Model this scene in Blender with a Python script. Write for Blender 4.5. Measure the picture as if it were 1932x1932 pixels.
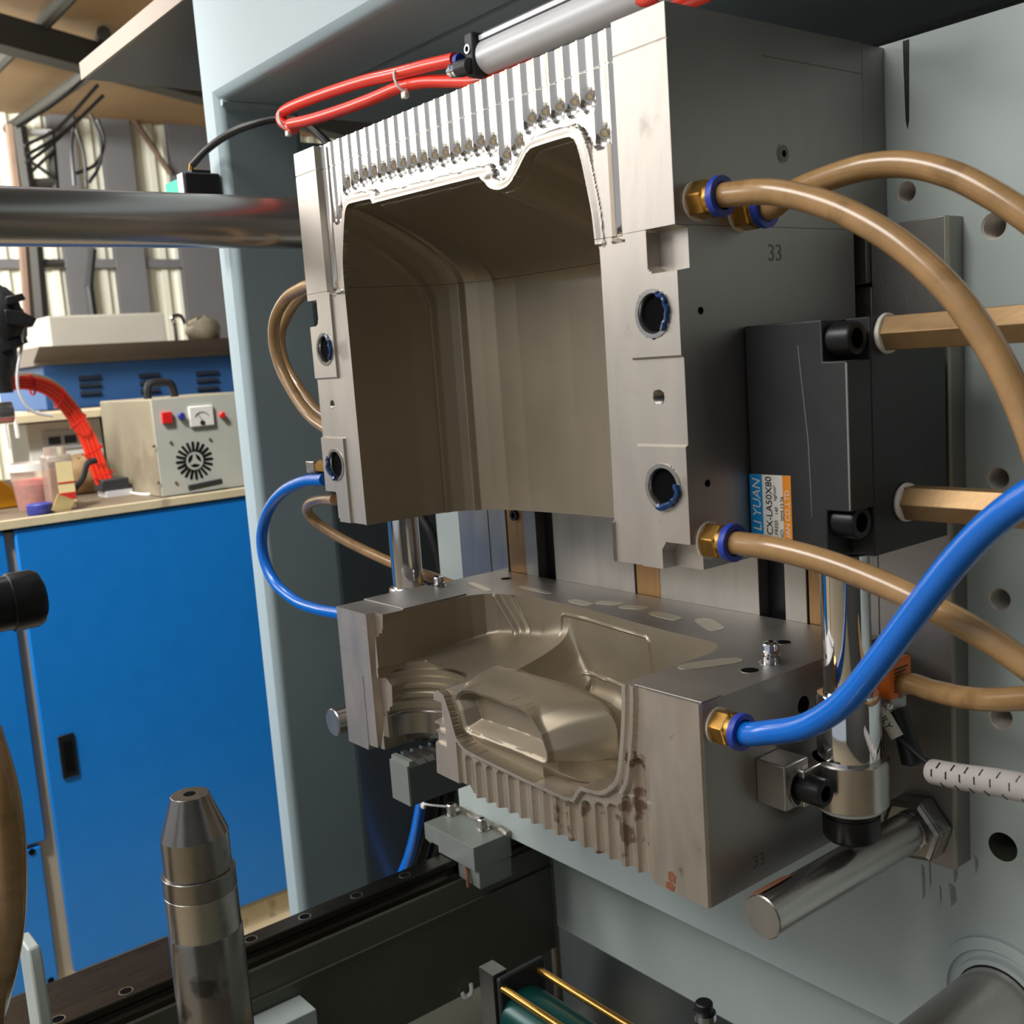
import bpy, bmesh, math, random
import numpy as np
from mathutils import Vector, Matrix
random.seed(7)
PI = math.pi
for o in list(bpy.data.objects): bpy.data.objects.remove(o)
C = bpy.context.scene.collection
sc = bpy.context.scene

# ------------------------------------------------------------------ camera (solved from the vanishing lines), world, lights
CAMC = np.array([0.42535205, -0.46481603, 0.13204186]); FPX = 2029.309
CAMR = np.array([[0.62365711, 0.77847948, -0.07086258], [0.06600144, -0.1427691, -0.98755293], [-0.77890668, 0.61121738, -0.14041973]])
cam = bpy.data.objects.new('camera', bpy.data.cameras.new('camera')); C.objects.link(cam)
cam.data.sensor_width = 36; cam.data.lens = FPX / 1932 * 36; cam.data.clip_start = .02; cam.data.clip_end = 60
rr = np.stack([CAMR[0], -CAMR[1], -CAMR[2]], 1)
mw = Matrix([[*rr[i], CAMC[i]] for i in range(3)] + [[0, 0, 0, 1]]); cam.matrix_world = mw
sc.camera = cam
cam.data.dof.use_dof = True; cam.data.dof.focus_distance = .80; cam.data.dof.aperture_fstop = 14.0

def at(px, py, x=None, y=None, z=None):
    """point of the plane x=, y= or z= that the photograph shows at pixel (px, py)"""
    d = CAMR.T @ np.array([(px - 966) / FPX, (py - 966) / FPX, 1.])
    if x is not None: t = (x - CAMC[0]) / d[0]
    elif y is not None: t = (y - CAMC[1]) / d[1]
    else: t = (z - CAMC[2]) / d[2]
    return tuple(CAMC + t * d)

w = bpy.data.worlds.new('world'); sc.world = w; w.use_nodes = True
w.node_tree.nodes['Background'].inputs[0].default_value = (.78, .83, .9, 1)
w.node_tree.nodes['Background'].inputs[1].default_value = .46

def area(name, loc, target, sx, sy, power, col):
    l = bpy.data.lights.new(name, 'AREA'); l.shape = 'RECTANGLE'; l.size = sx; l.size_y = sy; l.energy = power; l.color = col
    o = bpy.data.objects.new(name, l); C.objects.link(o); o.location = loc
    o.rotation_euler = (Vector(target) - Vector(loc)).to_track_quat('-Z', 'Y').to_euler()
    return o
area('skylight_front', (-.85, -2.4, 2.3), (-.2, 0, 0), 2.0, 1.2, 84, (1, .96, .9))
area('mold_sheen_light', (-4.6, -2.9, 1.75), (-.2, 0, .2), 2.6, 1.2, 74, (1, .97, .95))  # unseen area light added for the bright reflection along the mold top
area('far_wall_fill', (-4.3, -.7, 1.45), (-6, 1.8, .5), 1.6, .5, 165, (1, .98, .93))  # added fill below the roof, out of view, brightens the far wall panels
area('bench_fill', (-1.72, -.15, 1.5), (-2.6, .6, .2), .6, .3, 16, (1, .97, .93))  # added fill, no fixture: lifts the carton and louvred machine behind the bench
sp = bpy.data.lights.new('cabinet_fill', 'SPOT'); sp.energy = 330; sp.spot_size = math.radians(46); sp.spot_blend = .6; sp.shadow_soft_size = .12; sp.color = (1, .97, .93)  # unseen spot added to brighten the blue cabinet, cone kept off the frame
so = bpy.data.objects.new('cabinet_fill', sp); C.objects.link(so); so.location = (-.85, -.95, 1.9)
so.rotation_euler = (Vector((-1.62, .3, -.42)) - so.location).to_track_quat('-Z', 'Y').to_euler()

sc.view_settings.view_transform = 'Standard'; sc.view_settings.look = 'None'
sc.view_settings.gamma = 1; sc.view_settings.use_curve_mapping = False; sc.view_settings.exposure = 0.12

# ------------------------------------------------------------------ materials
def lin(c):
    return tuple(((v / 255) / 12.92 if v / 255 <= .04045 else ((v / 255 + .055) / 1.055) ** 2.4) for v in c)
def M(name, col, met=0., rough=.5, var=.12, scale=40, bump=0., bscale=None, stretch=(1, 1, 1), spots=None, rvar=.08, coat=0., trans=0., spec=.5, sss=0., emit=0.):
    m = bpy.data.materials.new(name); m.use_nodes = True; nt = m.node_tree; N = nt.nodes; L = nt.links
    b = N['Principled BSDF']; c = lin(col)
    tc = N.new('ShaderNodeTexCoord'); mp = N.new('ShaderNodeMapping'); mp.inputs['Scale'].default_value = stretch
    L.new(tc.outputs['Object'], mp.inputs[0])
    no = N.new('ShaderNodeTexNoise'); no.inputs['Scale'].default_value = scale; no.inputs['Detail'].default_value = 5; no.inputs['Roughness'].default_value = .62
    L.new(mp.outputs[0], no.inputs['Vector'])
    rp = N.new('ShaderNodeValToRGB'); rp.color_ramp.elements[0].position = .3; rp.color_ramp.elements[1].position = .72
    rp.color_ramp.elements[0].color = (*[v * (1 - var) for v in c], 1); rp.color_ramp.elements[1].color = (*[min(1, v * (1 + var)) for v in c], 1)
    L.new(no.outputs[0], rp.inputs[0]); colout = rp.outputs[0]
    if spots:
        for sp in spots:
            scol, ss, th, amt = sp[:4]
            n2 = N.new('ShaderNodeTexNoise'); n2.inputs['Scale'].default_value = ss; n2.inputs['Detail'].default_value = 4
            L.new(tc.outputs['Object'], n2.inputs['Vector'])
            r2 = N.new('ShaderNodeValToRGB'); r2.color_ramp.elements[0].position = th; r2.color_ramp.elements[1].position = min(1, th + .07)
            r2.color_ramp.elements[0].color = (0, 0, 0, 1); r2.color_ramp.elements[1].color = (amt, amt, amt, 1)
            L.new(n2.outputs[0], r2.inputs[0])
            mx = N.new('ShaderNodeMixRGB'); mx.inputs[2].default_value = (*lin(scol), 1)
            L.new(r2.outputs[0], mx.inputs[0]); L.new(colout, mx.inputs[1]); colout = mx.outputs[0]
    L.new(colout, b.inputs['Base Color'])
    b.inputs['Metallic'].default_value = met; b.inputs['Specular IOR Level'].default_value = spec
    mr = N.new('ShaderNodeMapRange'); mr.inputs['To Min'].default_value = max(.03, rough - rvar); mr.inputs['To Max'].default_value = min(1, rough + rvar)
    L.new(no.outputs[0], mr.inputs['Value']); L.new(mr.outputs[0], b.inputs['Roughness'])
    if coat: b.inputs['Coat Weight'].default_value = coat; b.inputs['Coat Roughness'].default_value = .08
    if trans: b.inputs['Transmission Weight'].default_value = trans
    if sss: b.inputs['Subsurface Weight'].default_value = sss; b.inputs['Subsurface Scale'].default_value = .004
    if emit: b.inputs['Emission Color'].default_value = (*c, 1); b.inputs['Emission Strength'].default_value = emit
    if bump:
        n3 = N.new('ShaderNodeTexNoise'); n3.inputs['Scale'].default_value = bscale or scale * 3; n3.inputs['Detail'].default_value = 4
        L.new(mp.outputs[0], n3.inputs['Vector'])
        bp = N.new('ShaderNodeBump'); bp.inputs['Strength'].default_value = bump; bp.inputs['Distance'].default_value = .002
        L.new(n3.outputs[0], bp.inputs['Height']); L.new(bp.outputs[0], b.inputs['Normal'])
    return m

flute_steel = M('polished_flute_steel', (226, 220, 212), .96, .17, .05, 40, .03, 200, (1, 1, .25), [((150, 138, 126), 40, .68, .3)], .06)
steel = M('machined_steel', (198, 191, 182), .9, .44, .07, 25, .06, 160, (1, 1, .25), [((120, 108, 98), 30, .66, .35)])
steel_worn = M('worn_steel', (204, 194, 182), .85, .42, .08, 60, .12, 120, (1, 1, .3), [((108, 84, 72), 90, .68, .45)])
cavity_steel = M('blasted_cavity_steel', (156, 145, 127), .75, .46, .05, 14, .02, 900)
steel_side = M('ground_steel_side', (162, 158, 154), .88, .47, .08, 20, .05, 200, (1, 1, .3))
flute_stain = M('stained_flute_steel', (184, 172, 158), .7, .44, .12, 60, .1, 200, (1, 1, .4), [((104, 74, 60), 75, .55, .75), ((70, 58, 50), 40, .64, .5)])
chrome = M('chrome', (225, 225, 228), 1, .07, .03, 30, 0, None, (1, 1, 1), None, .02)
thread_steel = M('thread_steel', (226, 220, 212), .3, .35, .05, 40)
bar_steel = M('tie_bar_steel', (190, 184, 178), .92, .27, .03, 8, 0, None, (1, 1, 1), None, .02)
satin = M('satin_steel', (188, 184, 180), .95, .24, .06, 40, .05, 300, (1, 1, 6))
dark_steel = M('dark_oiled_steel', (150, 146, 141), .92, .26, .22, 30, .08, 100, (1, 1, .25), [((50, 44, 40), 35, .6, .6)])
rail_steel = M('black_rail_steel', (70, 66, 60), .9, .28, .2, 20, 0, None, (4, .3, 4))
galv = M('plated_plate_steel', (176, 172, 165), .85, .34, .1, 18, .04, 90, (3, 3, .3), [((150, 112, 84), 60, .7, .5)])
bronze = M('bronze_wear_strip', (166, 130, 88), .75, .38, .12, 60, .05, 200, (4, 4, .3))
brass = M('brass', (208, 160, 84), .95, .26, .1, 50)
brass_dull = M('dull_brass', (156, 126, 88), .6, .38, .1, 80, .04, 300)
black_ox = M('black_oxide', (40, 40, 42), .6, .36, .15, 40, .04, 300)
black_paint = M('black_paint', (46, 47, 49), .15, .5, .12, 30, .03, 300)
black_rub = M('black_rubber', (26, 27, 29), 0, .45, .15, 40)
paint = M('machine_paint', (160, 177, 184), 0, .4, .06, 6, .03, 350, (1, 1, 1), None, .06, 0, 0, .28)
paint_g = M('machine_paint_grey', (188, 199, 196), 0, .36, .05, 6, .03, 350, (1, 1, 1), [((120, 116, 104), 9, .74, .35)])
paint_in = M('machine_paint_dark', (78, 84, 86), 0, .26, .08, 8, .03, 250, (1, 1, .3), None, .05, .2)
paint_olive = M('machine_paint_olive', (92, 93, 81), 0, .42, .1, 6)
carr_paint = M('carriage_grey', (136, 142, 136), .2, .42, .08, 30, .03, 200)
amber = M('amber_hose', (168, 132, 88), 0, .22, .14, 60, .03, 120, (1, 1, 1), [((118, 88, 54), 40, .6, .4)], .05, .35, 0, .5, .06)
bluehose = M('blue_hose', (10, 110, 214), 0, .24, .05, 40, 0, None, (1, 1, 1), None, .05, .3, 0, .5, .1)
redhose = M('red_hose', (240, 62, 38), 0, .3, .05, 40, 0, None, (1, 1, 1), None, .05, .3, 0, .5, .1)
collarblue = M('collar_blue', (40, 66, 170), 0, .4, .06, 40)
white_pl = M('white_plastic', (222, 222, 216), 0, .45, .04, 40)
tape = M('thread_tape', (232, 226, 212), 0, .7, .08, 200, .2, 500)
grey_wrap = M('grey_spiral_wrap', (188, 182, 178), 0, .5, .05, 60)
orange_pl = M('orange_plastic', (240, 122, 34), 0, .42, .05, 40)
bluecab = M('cabinet_blue', (8, 118, 204), 0, .42, .04, 20, .03, 500)
bluedark = M('faded_blue', (62, 112, 176), 0, .5, .06, 10)
cabgrey = M('cabinet_frame_grey', (168, 160, 144), 0, .5, .1, 10)
bench_top = M('dusty_bench_top', (110, 96, 78), 0, .75, .25, 8, .1, 60, (1, 1, 1), [((70, 58, 44), 14, .55, .5)])
bench_edge = M('bench_edge', (206, 192, 158), 0, .7, .12, 10, 0, None, (1, 1, 1), [((120, 100, 74), 20, .58, .5)])
unit_front = M('unit_front_grey', (182, 184, 174), 0, .5, .04, 10)
unit_side = M('unit_side_dusty', (150, 142, 120), .2, .6, .12, 8, 0, None, (1, 1, 1), [((112, 102, 84), 8, .55, .5)])
carton_l = M('carton_light', (222, 218, 204), 0, .7, .05, 8)
hood = M('hood_taupe', (150, 138, 128), 0, .6, .06, 8)
wallw = M('wall_panel_white', (226, 226, 212), 0, .6, .04, 2)
colgrey = M('column_grey', (104, 104, 107), 0, .6, .06, 3)
darkbeam = M('roof_steel_dark', (60, 60, 56), 0, .6, .1, 4)
tan = M('roof_insulation', (158, 133, 102), 0, .9, .16, 1.6, .05, 6, (1, .5, 1), [((110, 92, 72), 1.3, .6, .5)])
rust = M('rusty_steel', (104, 84, 70), .2, .7, .2, 6)
concrete = M('concrete_floor', (168, 152, 122), 0, .8, .12, 3, .05, 30)
yellow = M('yellow_plastic', (214, 150, 20), 0, .45, .08, 10)
purple = M('cap_blue', (48, 58, 140), 0, .45, .05, 20)
redpl = M('red_plastic', (210, 34, 30), 0, .4, .05, 20)
pinkbag = M('red_granules', (226, 96, 88), 0, .6, .3, 60)
clear_pl = M('cloudy_clear_plastic', (226, 216, 204), 0, .25, .05, 20, 0, None, (1, 1, 1), None, .05, 0, .75)
orange_liq = M('orange_contents', (206, 134, 66), 0, .5, .12, 30)
paper = M('paper', (232, 214, 160), 0, .8, .05, 20)
labelred = M('label_red', (196, 44, 36), 0, .6, .05, 20)
bag = M('kraft_bag', (176, 146, 106), 0, .85, .15, 20, .4, 25)
label_blue = M('label_print_blue', (20, 140, 206), 0, .45, .02, 20)
label_white = M('label_print_white', (226, 224, 216), 0, .45, .02, 20)
label_orange = M('label_print_orange', (238, 146, 44), 0, .45, .02, 20)
ink = M('ink', (30, 28, 32), 0, .6, .02, 20)
engrave = M('engraved_shadow', (116, 110, 104), .6, .5, .02, 20)
holeblack = M('bore_dark', (12, 12, 14), 0, .95, .1, 40, spec=.08)
grease = M('blue_grease', (24, 58, 104), 0, .2, .3, 90, .3, 120)
green_tag = M('green_sticker', (40, 180, 150), 0, .5, .03, 20)
silver = M('anodised_grey', (198, 199, 202), .15, .36, .03, 30)
pale_wear = M('polished_wear', (192, 185, 168), .75, .40, .05, 50)
rustspot = M('rust_spot', (128, 82, 58), .1, .8, .25, 200)
green_cyl = M('green_cylinder_paint', (18, 74, 70), .2, .25, .1, 10)
weld = M('weld_bead', (176, 170, 156), .8, .3, .2, 60, .3, 90)
glassdark = M('dark_window', (52, 60, 72), 0, .3, .2, 20)
scuff = M('grey_scuff', (150, 150, 142), 0, .6, .25, 300)
meterw = M('meter_face', (226, 224, 218), 0, .4, .03, 20)

# ------------------------------------------------------------------ geometry helpers
class G:
    def __init__(s): s.v = []; s.f = []
    def add(s, vs, fs):
        o = len(s.v); s.v += [tuple(map(float, p)) for p in vs]; s.f += [tuple(i + o for i in q) for q in fs]; return s
    def box(s, x0, x1, y0, y1, z0, z1):
        vs = [(x, y, z) for z in (z0, z1) for y in (y0, y1) for x in (x0, x1)]
        return s.add(vs, [(0, 2, 3, 1), (4, 5, 7, 6), (0, 1, 5, 4), (2, 6, 7, 3), (0, 4, 6, 2), (1, 3, 7, 5)])
    def lathe(s, p, d, prof, n=32, rot=0., cap0=True, cap1=True):
        """profile [(t, r)] turned about the axis from p along d"""
        p = Vector(p); d = Vector(d).normalized(); a = d.orthogonal().normalized() if abs(d.z) < .99 else Vector((1, 0, 0))
        if abs(d.z) < .9: a = (Vector((0, 0, 1)) - d * d.z).normalized()
        b = d.cross(a); vs = []; fs = []
        for t, r in prof:
            for k in range(n):
                g = rot + 2 * PI * k / n; vs.append(p + d * t + (a * math.cos(g) + b * math.sin(g)) * r)
        for i in range(len(prof) - 1):
            for k in range(n):
                k2 = (k + 1) % n; fs.append((i * n + k, i * n + k2, (i + 1) * n + k2, (i + 1) * n + k))
        if cap0 and prof[0][1] > 1e-6: fs.append(tuple(range(n - 1, -1, -1)))
        if cap1 and prof[-1][1] > 1e-6: fs.append(tuple(range((len(prof) - 1) * n, len(prof) * n)))
        return s.add(vs, fs)
    def cyl(s, p0, p1, r, n=32, ch=0., rot=0.):
        L = (Vector(p1) - Vector(p0)).length
        pr = [(0, r - ch), (ch, r), (L - ch, r), (L, r - ch)] if ch else [(0, r), (L, r)]
        return s.lathe(p0, Vector(p1) - Vector(p0), pr, n, rot)
    def ring(s, p, d, ri, ro, t0, t1, n=36):
        return s.lathe(p, d, [(t0, ri), (t0, ro), (t1, ro), (t1, ri), (t0, ri)], n, 0, False, False)
    def tube(s, pts, r, n=14, sub=8, cap=True):
        P = [Vector(p) for p in pts]; q = []
        if sub > 1 and len(P) > 2:
            E = [P[0] * 2 - P[1]] + P + [P[-1] * 2 - P[-2]]
            for i in range(1, len(E) - 2):
                for k in range(sub):
                    t = k / sub; a, b, c, d = E[i - 1:i + 3]
                    q.append(.5 * ((2 * b) + (c - a) * t + (2 * a - 5 * b + 4 * c - d) * t * t + (3 * b - a - 3 * c + d) * t ** 3))
            q.append(P[-1])
        else: q = P
        vs = []; fs = []; T = (q[1] - q[0]).normalized(); nrm = T.orthogonal().normalized()
        for i, p in enumerate(q):
            T = (q[min(i + 1, len(q) - 1)] - q[max(i - 1, 0)]).normalized()
            nrm = (nrm - T * nrm.dot(T)).normalized(); b = T.cross(nrm)
            rad = r[0] + (r[1] - r[0]) * i / (len(q) - 1) if isinstance(r, tuple) else r
            for k in range(n):
                g = 2 * PI * k / n; vs.append(p + (nrm * math.cos(g) + b * math.sin(g)) * rad)
        for i in range(len(q) - 1):
            for k in range(n):
                k2 = (k + 1) % n; fs.append((i * n + k, i * n + k2, (i + 1) * n + k2, (i + 1) * n + k))
        if cap: fs.append(tuple(range(n - 1, -1, -1))); fs.append(tuple(range((len(q) - 1) * n, len(q) * n)))
        return s.add(vs, fs)
    def prism(s, poly, o, u, v, d):
        """polygon (a, b) -> o + a u + b v, swept by vector d"""
        o, u, v, d = map(Vector, (o, u, v, d)); n = len(poly)
        vs = [o + u * a + v * b for a, b in poly]; vs += [p + d for p in vs]
        area2 = sum(poly[i][0] * poly[(i + 1) % n][1] - poly[(i + 1) % n][0] * poly[i][1] for i in range(n))
        flip = (u.cross(v).dot(d) > 0) == (area2 > 0)
        fs = [tuple(range(n - 1, -1, -1)), tuple(range(n, 2 * n))] + [(i, (i + 1) % n, n + (i + 1) % n, n + i) for i in range(n)]
        if not flip: fs = [tuple(reversed(f)) for f in fs]
        return s.add(vs, fs)
    def sphere(s, c, r, n=16, m=10, sx=1, sy=1, sz=1):
        vs = []; fs = []
        for i in range(m + 1):
            th = PI * i / m
            for k in range(n):
                g = 2 * PI * k / n; vs.append((c[0] + sx * r * math.sin(th) * math.cos(g), c[1] + sy * r * math.sin(th) * math.sin(g), c[2] + sz * r * math.cos(th)))
        for i in range(m):
            for k in range(n):
                k2 = (k + 1) % n; fs.append((i * n + k, (i + 1) * n + k, (i + 1) * n + k2, i * n + k2))
        return s.add(vs, fs)

ROOT = {}
def link(o, parent=None):
    C.objects.link(o)
    if parent is not None: o.parent = parent; ROOT[o] = ROOT[parent]
def tag(o, label, cat, group=None):
    o['label'] = label; o['category'] = cat
    if group: o['group'] = group
def thing(name, label, cat, loc, group=None):
    o = bpy.data.objects.new(name, None); o.empty_display_size = .02; C.objects.link(o); o.location = loc; ROOT[o] = Vector(loc)
    tag(o, label, cat, group); return o
def obj(name, g, mat, parent=None, smooth=35, bevel=0., label=None, kind=None):
    off = ROOT[parent] if parent is not None else Vector([sum(p[i] for p in g.v) / len(g.v) for i in range(3)])
    me = bpy.data.meshes.new(name); me.from_pydata([(p[0] - off[0], p[1] - off[1], p[2] - off[2]) for p in g.v], [], g.f)
    me.materials.append(mat)
    if smooth:
        me.shade_smooth(); me.set_sharp_from_angle(angle=math.radians(smooth))
    me.update(); o = bpy.data.objects.new(name, me)
    if parent is None: o.location = off; ROOT[o] = off; C.objects.link(o)
    else: link(o, parent)
    if bevel:
        b = o.modifiers.new('bevel', 'BEVEL'); b.width = bevel; b.segments = 2; b.limit_method = 'ANGLE'; b.angle_limit = math.radians(40)
    if label: o['label'] = label
    if kind: o['kind'] = kind
    return o
def solo(name, g, mat, label, cat, group=None, **k):
    o = obj(name, g, mat, None, **k); tag(o, label, cat, group); return o
def struct(name, g, mat, parent=None, **k):
    o = obj(name, g, mat, parent, **k)
    if parent is None: o['kind'] = 'structure'
    return o
def text(name, body, o, u, v, size, mat, parent, thick=.0002, shear=0., align='LEFT'):
    cu = bpy.data.curves.new(name, 'FONT'); cu.body = body; cu.size = size; cu.extrude = thick; cu.shear = shear; cu.align_x = align; cu.resolution_u = 3
    t = bpy.data.objects.new(name, cu); C.objects.link(t)
    dg = bpy.context.evaluated_depsgraph_get(); me = bpy.data.meshes.new_from_object(t.evaluated_get(dg)); bpy.data.objects.remove(t); bpy.data.curves.remove(cu)
    u = Vector(u).normalized(); v = Vector(v).normalized(); n = u.cross(v); off = Vector(o) - ROOT[parent]
    me.transform(Matrix([[u[i], v[i], n[i], off[i]] for i in range(3)] + [[0, 0, 0, 1]]))
    me.materials.clear(); me.materials.append(mat)
    ob = bpy.data.objects.new(name, me); link(ob, parent); return ob

# ------------------------------------------------------------------ the hall
struct('floor', G().box(-7, 4, -6, 6, -1.05, -1.0), concrete)
struct('ceiling', G().box(-6.3, -2.6, -1.2, 6, 1.66, 1.72), tan)
struct('ceiling', G().box(-2.6, 2.4, -.9, 4.5, 2.9, 2.96), darkbeam)
struct('wall_right', G().box(2.4, 2.5, -5, 6, -1, 3.4), darkbeam)
struct('wall_back', G().box(-3, 2.4, 4.5, 4.6, -1, 3.4), darkbeam)
wl = struct('wall_left', G().box(-6.3, -6.05, -4, 7, -1, 2.3), wallw)
g = G()
for k in range(64):
    y = -1 + k * .09; g.box(-6.05, -6.03, y, y + .035, -1, 2.02)
obj('corrugation', g, wallw, wl)
for (p0, p1) in [(100, 147), (196, 252), (322, 400)]:
    ya, yb = at(p0, 300, x=-5.98)[1], at(p1, 300, x=-5.98)[1]
    g = G(); g.box(-6.03, -6.02, ya, yb, -1, 1.66); g.box(-5.99, -5.98, ya, yb, -1, 1.66); g.box(-6.02, -5.99, (ya + yb) / 2 - .012, (ya + yb) / 2 + .012, -1, 1.66)
    obj('column', g, colgrey, wl)
for z in (at(250, 220, x=-6)[2], at(250, 392, x=-6)[2], at(250, 497, x=-6)[2]):
    obj('girt', G().box(-6.03, -5.995, -1, 6, z - .025, z + .025), colgrey, wl)
# roof steel
g = G()
a, b = Vector(at(-40, 42, z=1.54)), Vector(at(230, 118, z=1.54)); d = (b - a).normalized()
g.prism([(-.8, -.06), (3, -.06), (3, .06), (-.8, .06)], a, d, (0, 0, 1), (-.1 * d.y, .1 * d.x, 0))
tr = struct('trim_1', g, darkbeam)
for (pa, pb, r) in [((150, -30), (78, 48), .03), ((36, 80), (-12, 130), .03), ((196, 62), (186, 92), .03)]:
    ga = Vector(at(*pa, z=1.62)); gb = Vector(at(*pb, z=1.62))
    obj('purlin', G().tube([ga, gb], r, 8, 1), darkbeam, tr)
struct('trim_2', G().tube([at(16, 244, z=1.56), at(160, 143, z=1.56), at(230, 96, z=1.56)], .03, 8, 1), darkbeam)
# cable rack with sagging wires by the far wall
XR = -4.6
rk = thing('cable_rack', 'dark steel cable rack with rusty post at the far wall', 'rack', at(60, 600, x=XR))
obj('post', G().tube([at(20, 236, x=XR), at(42, 420, x=XR), at(56, 620, x=XR)], .024, 8, 1), rust, rk, label='rusty pale post')
obj('post', G().tube([at(34, 240, x=XR), at(62, 430, x=XR), at(78, 620, x=XR)], .036, 8, 1), darkbeam, rk)
obj('post', G().tube([at(95, 248, x=XR), at(104, 360, x=XR)], .02, 8, 1), darkbeam, rk)
obj('crossbar', G().tube([at(28, 250, x=XR), at(97, 250, x=XR)], .014, 8, 1), silver, rk)
obj('crossbar', G().tube([at(52, 347, x=XR), at(106, 345, x=XR)], .022, 8, 1), darkbeam, rk)
obj('crossbar', G().tube([at(60, 497, x=XR), at(120, 497, x=XR)], .018, 8, 1), darkbeam, rk)
wires = [[(30, 240), (110, 190), (190, 120)], [(46, 275), (110, 240), (185, 160)], [(46, 295), (120, 250), (195, 180)], [(48, 310), (100, 270), (150, 222)],
         [(140, 230), (135, 280), (140, 350)], [(142, 240), (158, 290), (163, 355)], [(170, 215), (190, 260), (188, 310), (168, 345)], [(184, 225), (196, 270), (180, 310), (142, 328)],
         [(50, 300), (80, 320), (104, 338)], [(52, 330), (85, 300), (104, 280)]]
for i, wpts in enumerate(wires):
    obj('wire', G().tube([at(*p, x=-4.4 - .02 * i) for p in wpts], .008, 6, 5), black_rub, rk)
solo('diagonal_brace', G().tube([at(222, 180, x=-5.97), at(322, 328, x=-5.97)], .018, 8, 1), rust, 'thin rusty brace rod slanting across the white wall panel', 'brace')
solo('downpipe', G().tube([at(174, 470, x=-5.2), at(168, 540, x=-5.2), at(176, 600, x=-5.2), (*at(176, 600, x=-5.2)[:2], -1.0)], .022, 8, 4), black_rub, 'black bent pipe beside the white wall panel above the carton', 'pipe')

# ------------------------------------------------------------------ blue cabinet with workbench top
XC = -1.6
cb = thing('blue_cabinet', 'bright blue steel cabinet with grey frame under the dusty bench top', 'cabinet', (XC - .4, .2, -.955))
obj('body', G().box(XC - 1.0, XC - .008, -.9, 1.2, -.955, -.108), cabgrey, cb)
y1 = at(5, 989, x=XC)[1]; y2 = at(23, 989, x=XC)[1]
zt = -.103
dl = obj('door', G().box(XC - .0075, XC + .004, y2, 1.15, -.945, zt), bluecab, cb, bevel=.004)
hp = [at(105, 1380, x=XC), at(137, 1380, x=XC), at(147, 1460, x=XC), at(118, 1463, x=XC)]
hy0, hy1 = hp[0][1], hp[1][1]; hz0, hz1 = hp[2][2], hp[1][2]
hd = obj('recessed_handle', G().prism([(0, 0), (hy1 - hy0, 0), (hy1 - hy0, hz1 - hz0), (0, hz1 - hz0)], (XC + .004, hy0, hz0), (0, 1, 0), (0, 0, 1), (.004, 0, 0)), black_ox, dl, bevel=.002)
obj('grip_recess', G().box(XC + .0075, XC + .009, hy0 + .007, hy1 - .007, hz0 + .012, hz1 - .012), holeblack, hd)
zs_ = at(55, 1598, x=XC)[2]
obj('door', G().box(XC - .0075, XC + .004, -.9, y1, zs_ + .003, zt), bluecab, cb, bevel=.004)
ys_ = at(78, 1610, x=XC)[1]
pn = obj('kick_panel', G().box(XC - .0075, XC + .004, -.9, ys_, -.945, zs_ - .003), bluecab, cb, bevel=.003)
for p in [(60, 1607), (96, 1850)]:
    q = at(*p, x=XC + .004); obj('screw_hole', G().cyl((XC + .0035, q[1], q[2]), (XC + .0055, q[1], q[2]), .006, 14), holeblack, pn)
solo('plinth', G().box(XC - 1.0, XC - .01, -.9, 1.2, -1.0, -.957), bench_edge, 'pale plinth under the blue cabinet', 'plinth')
bt = thing('bench_top', 'dusty brown workbench top with pale worn front edge', 'worktop', (XC - .5, .2, -.1))
obj('board', G().box(XC - 1.0, XC - .006, -.9, 1.2, -.1, -.086), bench_top, bt)
obj('edge_strip', G().box(XC - .006, XC + .008, -.9, .5, -.1, -.0855), bench_edge, bt)
ZB = -.086
# power unit
yL = at(284, 760, x=XC - .03)[1]; zT = at(284, 753, x=XC - .03)[2]
pu = thing('power_unit', 'grey metal power unit with fan grille, meter and black handle on the bench', 'device', (XC - .2, yL + .1, ZB))
XF = XC - .03; yR = yL + .21
obj('case', G().box(XF - .30, XF - .003, yL, yR, ZB, zT), unit_side, pu, bevel=.003)
fp = obj('front_panel', G().box(XF - .003, XF, yL + .002, yR - .002, ZB + .002, zT - .002), unit_front, pu)
def onf(px, py): q = at(px, py, x=XF); return q[1], q[2]
y, z = onf(314, 788); obj('red_switch', G().box(XF, XF + .006, y - .010, y + .010, z - .011, z + .011), redpl, fp, bevel=.001, label='red rocker switch')
y, z = onf(341, 785); obj('knob', G().cyl((XF, y, z), (XF + .008, y, z), .007, 16, .001), purple, fp)
y, z = onf(418, 783); obj('knob', G().cyl((XF, y, z), (XF + .008, y, z), .006, 16, .001), redpl, fp)
y, z = onf(379, 785); mt = obj('meter', G().box(XF, XF + .005, y - .025, y + .025, z - .02, z + .02), meterw, fp, bevel=.0015)
obj('dial_scale', G().tube([(XF + .0052, y + .016 * math.cos(a), z - .008 + .016 * math.sin(a)) for a in np.linspace(.5, PI - .5, 9)], .0007, 6, 2), ink, mt)
obj('needle', G().tube([(XF + .0054, y, z - .01), (XF + .0054, y - .008, z + .006)], .0006, 6, 1), ink, mt)
obj('pivot', G().cyl((XF + .005, y, z - .013), (XF + .0058, y, z - .013), .005, 14), ink, mt)
y, z = onf(367, 869)
for k in range(20):
    a = 2 * PI * k / 20; ca, sa = math.cos(a), math.sin(a); r0, r1, hw = .018, .037, .0026
    g = G().prism([(r0, -hw), (r1, -hw), (r1 + hw * .6, 0), (r1, hw), (r0, hw)], (XF, y, z), (0, ca, sa), (0, -sa, ca), (.0006, 0, 0))
    obj('vent_slot', g, holeblack, fp)
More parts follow.
